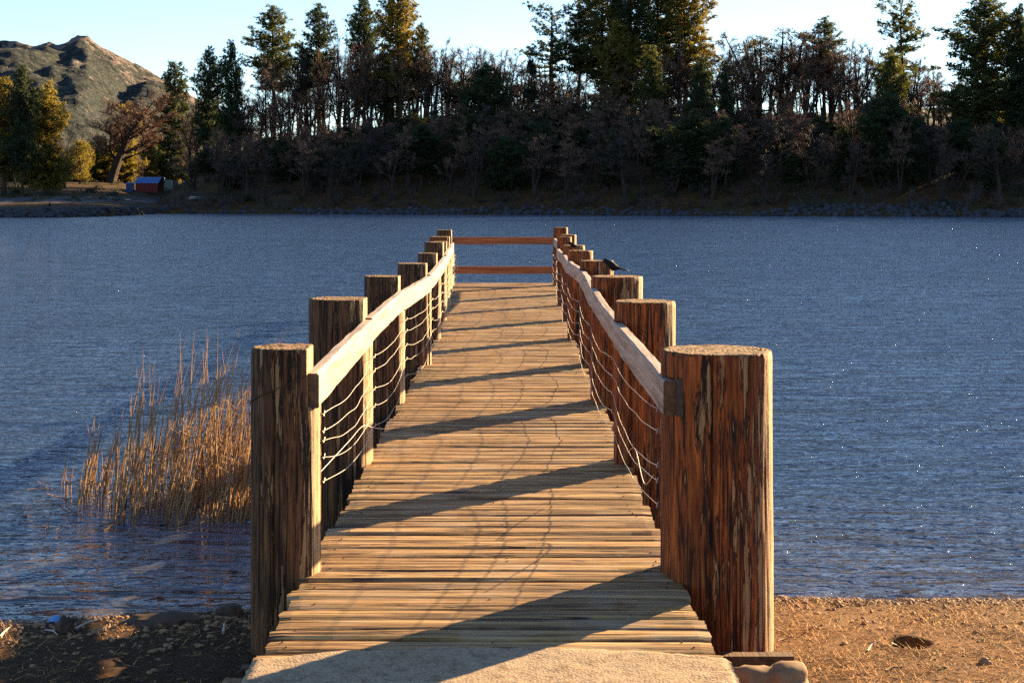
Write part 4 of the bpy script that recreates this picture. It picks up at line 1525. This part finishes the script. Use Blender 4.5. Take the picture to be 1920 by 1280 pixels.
# beams below
for x in (-.80, -.12, .56):
    b = MB(); b.box(x - .045, x + .045, 5.4, 28.9, -.26, -.05)
    put(b, 'joist', M['beam'], smooth_=False)
for i in range(9):
    b = MB(); b.box(xl(PY[i]) - .12, xr(PY[i]) + .10, PY[i] + .27, PY[i] + .36, -.44, -.262)
    put(b, 'cross_beam', M['beam'], smooth_=False)
b = MB(); b.box(.84, 1.125, 6.08, 6.14, -.36, -.245); put(b, 'footboard', M['beam'], smooth_=False)
b = MB(); b.box(-1.08, -.965, 6.05, 6.11, -.40, -.285); put(b, 'footboard', M['beam'], smooth_=False)


# wires
def wire(pts, r=.0016, n=5):
    b = MB()
    out = []
    N = len(pts)
    for i in range(N - 1):
        p0 = pts[max(0, i - 1)]; p1 = pts[i]; p2 = pts[i + 1]; p3 = pts[min(N - 1, i + 2)]
        for k in range(5): out.append(cat(p0, p1, p2, p3, k / 5))
    out.append(pts[-1])
    b.tube(out, r, n)
    return b


random.seed(41)
LZ = [[.665, .592, .552, .482, .379], [.63, .544, .434, .331, .21], [.64, .55, .44, .33, .20], [.62, .53, .43, .31, .18], [.62, .52, .42, .3, .18], [.6, .5, .4, .3, .17], [.6, .5, .4, .28, .17], [.58, .5, .4, .28, .16], [.56, .48, .38, .27, .15]]
RZ = [[.682, .59, .445, .379, .276], [.618, .505, .405, .296, .185], [.6, .49, .38, .28, .17], [.6, .5, .39, .28, .17], [.62, .5, .39, .28, .17], [.6, .5, .38, .28, .17], [.6, .48, .38, .27, .16], [.6, .5, .4, .27, .16], [.6, .48, .38, .28, .16]]
for side, ZZ in ((-1, LZ), (1, RZ)):
    for s in range(5):
        pts = []
        rings_ = []
        for i in range(9):
            x = tops[(side, i)][1] - side * .010
            r_ = (LP if side < 0 else RP)[i][1]
            z = ZZ[i][s]
            pts.append(Vector((x, PY[i], z)))
            rings_.append(Vector((x - side * .004, PY[i] + .02, z)))
            if i < 8:
                x2 = tops[(side, i + 1)][1] - side * .010
                z2 = ZZ[i + 1][s]
                sag = random.uniform(.03, .065) * (1.4 if s >= 2 else 1)
                for k in range(1, 8):
                    t = k / 8
                    amp = .0045
                    pts.append(Vector((lerp(x, x2, t) - side * (.014 * math.sin(math.pi * t) + random.gauss(0, amp * .5)), lerp(PY[i], PY[i + 1], t), lerp(z, z2, t) - sag * math.sin(math.pi * t) + random.gauss(0, amp * .75))))
        b = wire(pts)
        # coil ties where the strand meets each post
        for c in rings_:
            cc = [c + Vector((.003 * math.sin(q), .011 * math.cos(q) + q * .001, .011 * math.sin(q))) for q in [k * .6 for k in range(15)]]
            b.tube(cc, .002, 4)
        put(b, 'wire', M['wire'])
# loose strand ends
for pts in ([(-.83, 6.5, .40), (-.78, 7.3, .42), (-.80, 8.2, .36), (-.83, 9.2, .20), (-.78, 9.6, .14), (-.82, 10.2, .12)],
            [(-.79, 14.8, .3), (-.76, 15.2, .1), (-.77, 15.6, .04)],
            [(-1.06, 26.9, .7), (-1.0, 27.6, .5), (-1.02, 28.2, .2), (-1.05, 28.3, .05)],
            [(.64, 6.9, .33), (.64, 7.4, .20), (.63, 7.8, .30), (.63, 8.3, .2)]):
    put(wire([Vector(p) for p in pts], .002), 'wire', M['wire'])
# wire wrapped round the front of the first left post
cx, r_, _ = LP[0]
pts = [Vector((cx + math.cos(a) * r_ * 1.035, PY[0] + math.sin(a) * r_ * 1.035, lerp(.70, .845, (a + math.pi * 1.02) / (math.pi * .78)))) for a in [-math.pi * 1.02 + k * .2 for k in range(13)]]
put(wire(pts, .0022), 'wire', M['nail'])

# ------------------------------------------------------------------ concrete landing
mb = MB()
def cz(x, y): return .006 + .004 * fbm(x * 6, y * 6) + .0035 * nz(x * 30, y * 30) - .012 * smooth((abs(x + .07) - .795) / .03)
xs = [-.885 + .0192 * i for i in range(86)]
ysn = [-1.5, 0, 1.5, 3, 4] + [4.4 + .022 * i for i in range(43)]
ids = grid(mb, xs, ysn, lambda x, y: (x + .014 * nz(y * 5, 1) * (1 if x > 0 else -1) + .008 * nz(y * 17, x), y if y < 5.0 else 5.0 + (y - 5.0) * ((5.365 - .16 * min(1.1, abs(x + .07) / .85) ** 2.5 + .012 * nz(x * 4, 1) + .010 * nz(x * 15, 3)) - 5.0) / (5.324 - 5.0), cz(x, y) - (.012 if y > 5.31 else 0)))
for row in (ids[0], ids[-1], [r[0] for r in ids], [r[-1] for r in ids]):
    lo = [mb.vert((mb.v[q][0], mb.v[q][1], -.8)) for q in row]
    for k in range(len(row) - 1): mb.face([row[k], row[k + 1], lo[k + 1], lo[k]])
tag(mb.build('pavement', M['concrete']), kind='structure')


# ------------------------------------------------------------------ birds
def bird(name, base, L, yaw, pitch, label):
    """base = between the feet; body points along local -X (head) to +X (tail)"""
    root = empty(name, base, yaw)
    tag(root, label, 'bird', 'blackbirds on the right posts')
    b = MB()
    # spine samples: x, z, half width, half height (in body lengths)
    sp = [(-.53, .62, .004, .004), (-.47, .635, .025, .022), (-.43, .65, .075, .075), (-.38, .655, .10, .11), (-.31, .645, .115, .13), (-.24, .60, .125, .16), (-.14, .54, .16, .205), (-.02, .49, .175, .225), (.10, .465, .155, .185), (.20, .45, .115, .13), (.28, .44, .08, .085), (.36, .43, .06, .055), (.46, .42, .055, .042), (.62, .40, .055, .032), (.78, .385, .035, .018)]
    prev = None
    n = 14
    for (x, z, w, h) in sp:
        xx, zz = x * L, z * L
        c, s_ = math.cos(pitch), math.sin(pitch)
        px_, pz_ = xx * c - (zz - .45 * L) * s_, xx * s_ + (zz - .45 * L) * c + .45 * L
        ring = [b.vert((px_, w * L * math.cos(t * 2 * math.pi / n), pz_ + h * L * math.sin(t * 2 * math.pi / n))) for t in range(n)]
        if prev:
            for t in range(n): b.face([prev[t], prev[(t + 1) % n], ring[(t + 1) % n], ring[t]])
        else: b.face(ring[::-1])
        prev = ring
    b.face(prev)
    b.build('body', M['black'], root)
    for s_ in (-1, 1):
        b = MB()      # folded wing lying along the flank
        prev = None
        for (x, z, w, h) in [(-.20, .55, .02, .03), (-.10, .52, .035, .10), (.04, .47, .035, .12), (.18, .44, .028, .08), (.30, .42, .018, .045), (.42, .41, .006, .012)]:
            c, sn = math.cos(pitch), math.sin(pitch)
            px_, pz_ = x * L * c - (z * L - .45 * L) * sn, x * L * sn + (z * L - .45 * L) * c + .45 * L
            off = {-.20: .09, -.10: .125, .04: .145, .18: .105, .30: .06, .42: .03}[x] * L * s_
            ring = [b.vert((px_, off + w * L * math.cos(t * math.pi / 5), pz_ + h * L * math.sin(t * math.pi / 5))) for t in range(10)]
            if prev:
                for t in range(10): b.face([prev[t], prev[(t + 1) % 10], ring[(t + 1) % 10], ring[t]])
            prev = ring
        b.build('wing', M['black'], root)
        b = MB()
        fx, fy = -.03 * L, .05 * L * s_
        b.tube([(0, fy * .9, .33 * L), (.035 * L, fy, .13 * L), (fx, fy, .012 * L)], [.02 * L, .010 * L, .008 * L], 6)
        for a in (-.5, 0, .5, math.pi):
            b.tube([(fx, fy, .01 * L), (fx - .075 * L * math.cos(a), fy + .075 * L * math.sin(a), .006 * L)], [.008 * L, .004 * L], 5)
        b.build('leg', M['black'], root)
    b = MB()
    for s_ in (-1, 1): b.blob((-.385 * L, .078 * L * s_, .66 * L + pitch * -.36 * L), (.013 * L,) * 3, 1, 1, rough=0)
    b.build('eye', M['wire'], root)
    return root


t3 = tops[(1, 2)][0]
bird('blackbird', ((1147 - 960) / F * PY[2], PY[2] - .06, t3 - .003), .172, R(-4), R(-9), 'black bird standing on the third right post with its tail pointing right')
t5 = tops[(1, 4)][0]
bird('blackbird', ((1074 - 960) / F * PY[4], PY[4] - .03, t5 - .003), .128, R(-8), R(-6), 'smaller black bird farther along, hunched on the fifth right post')
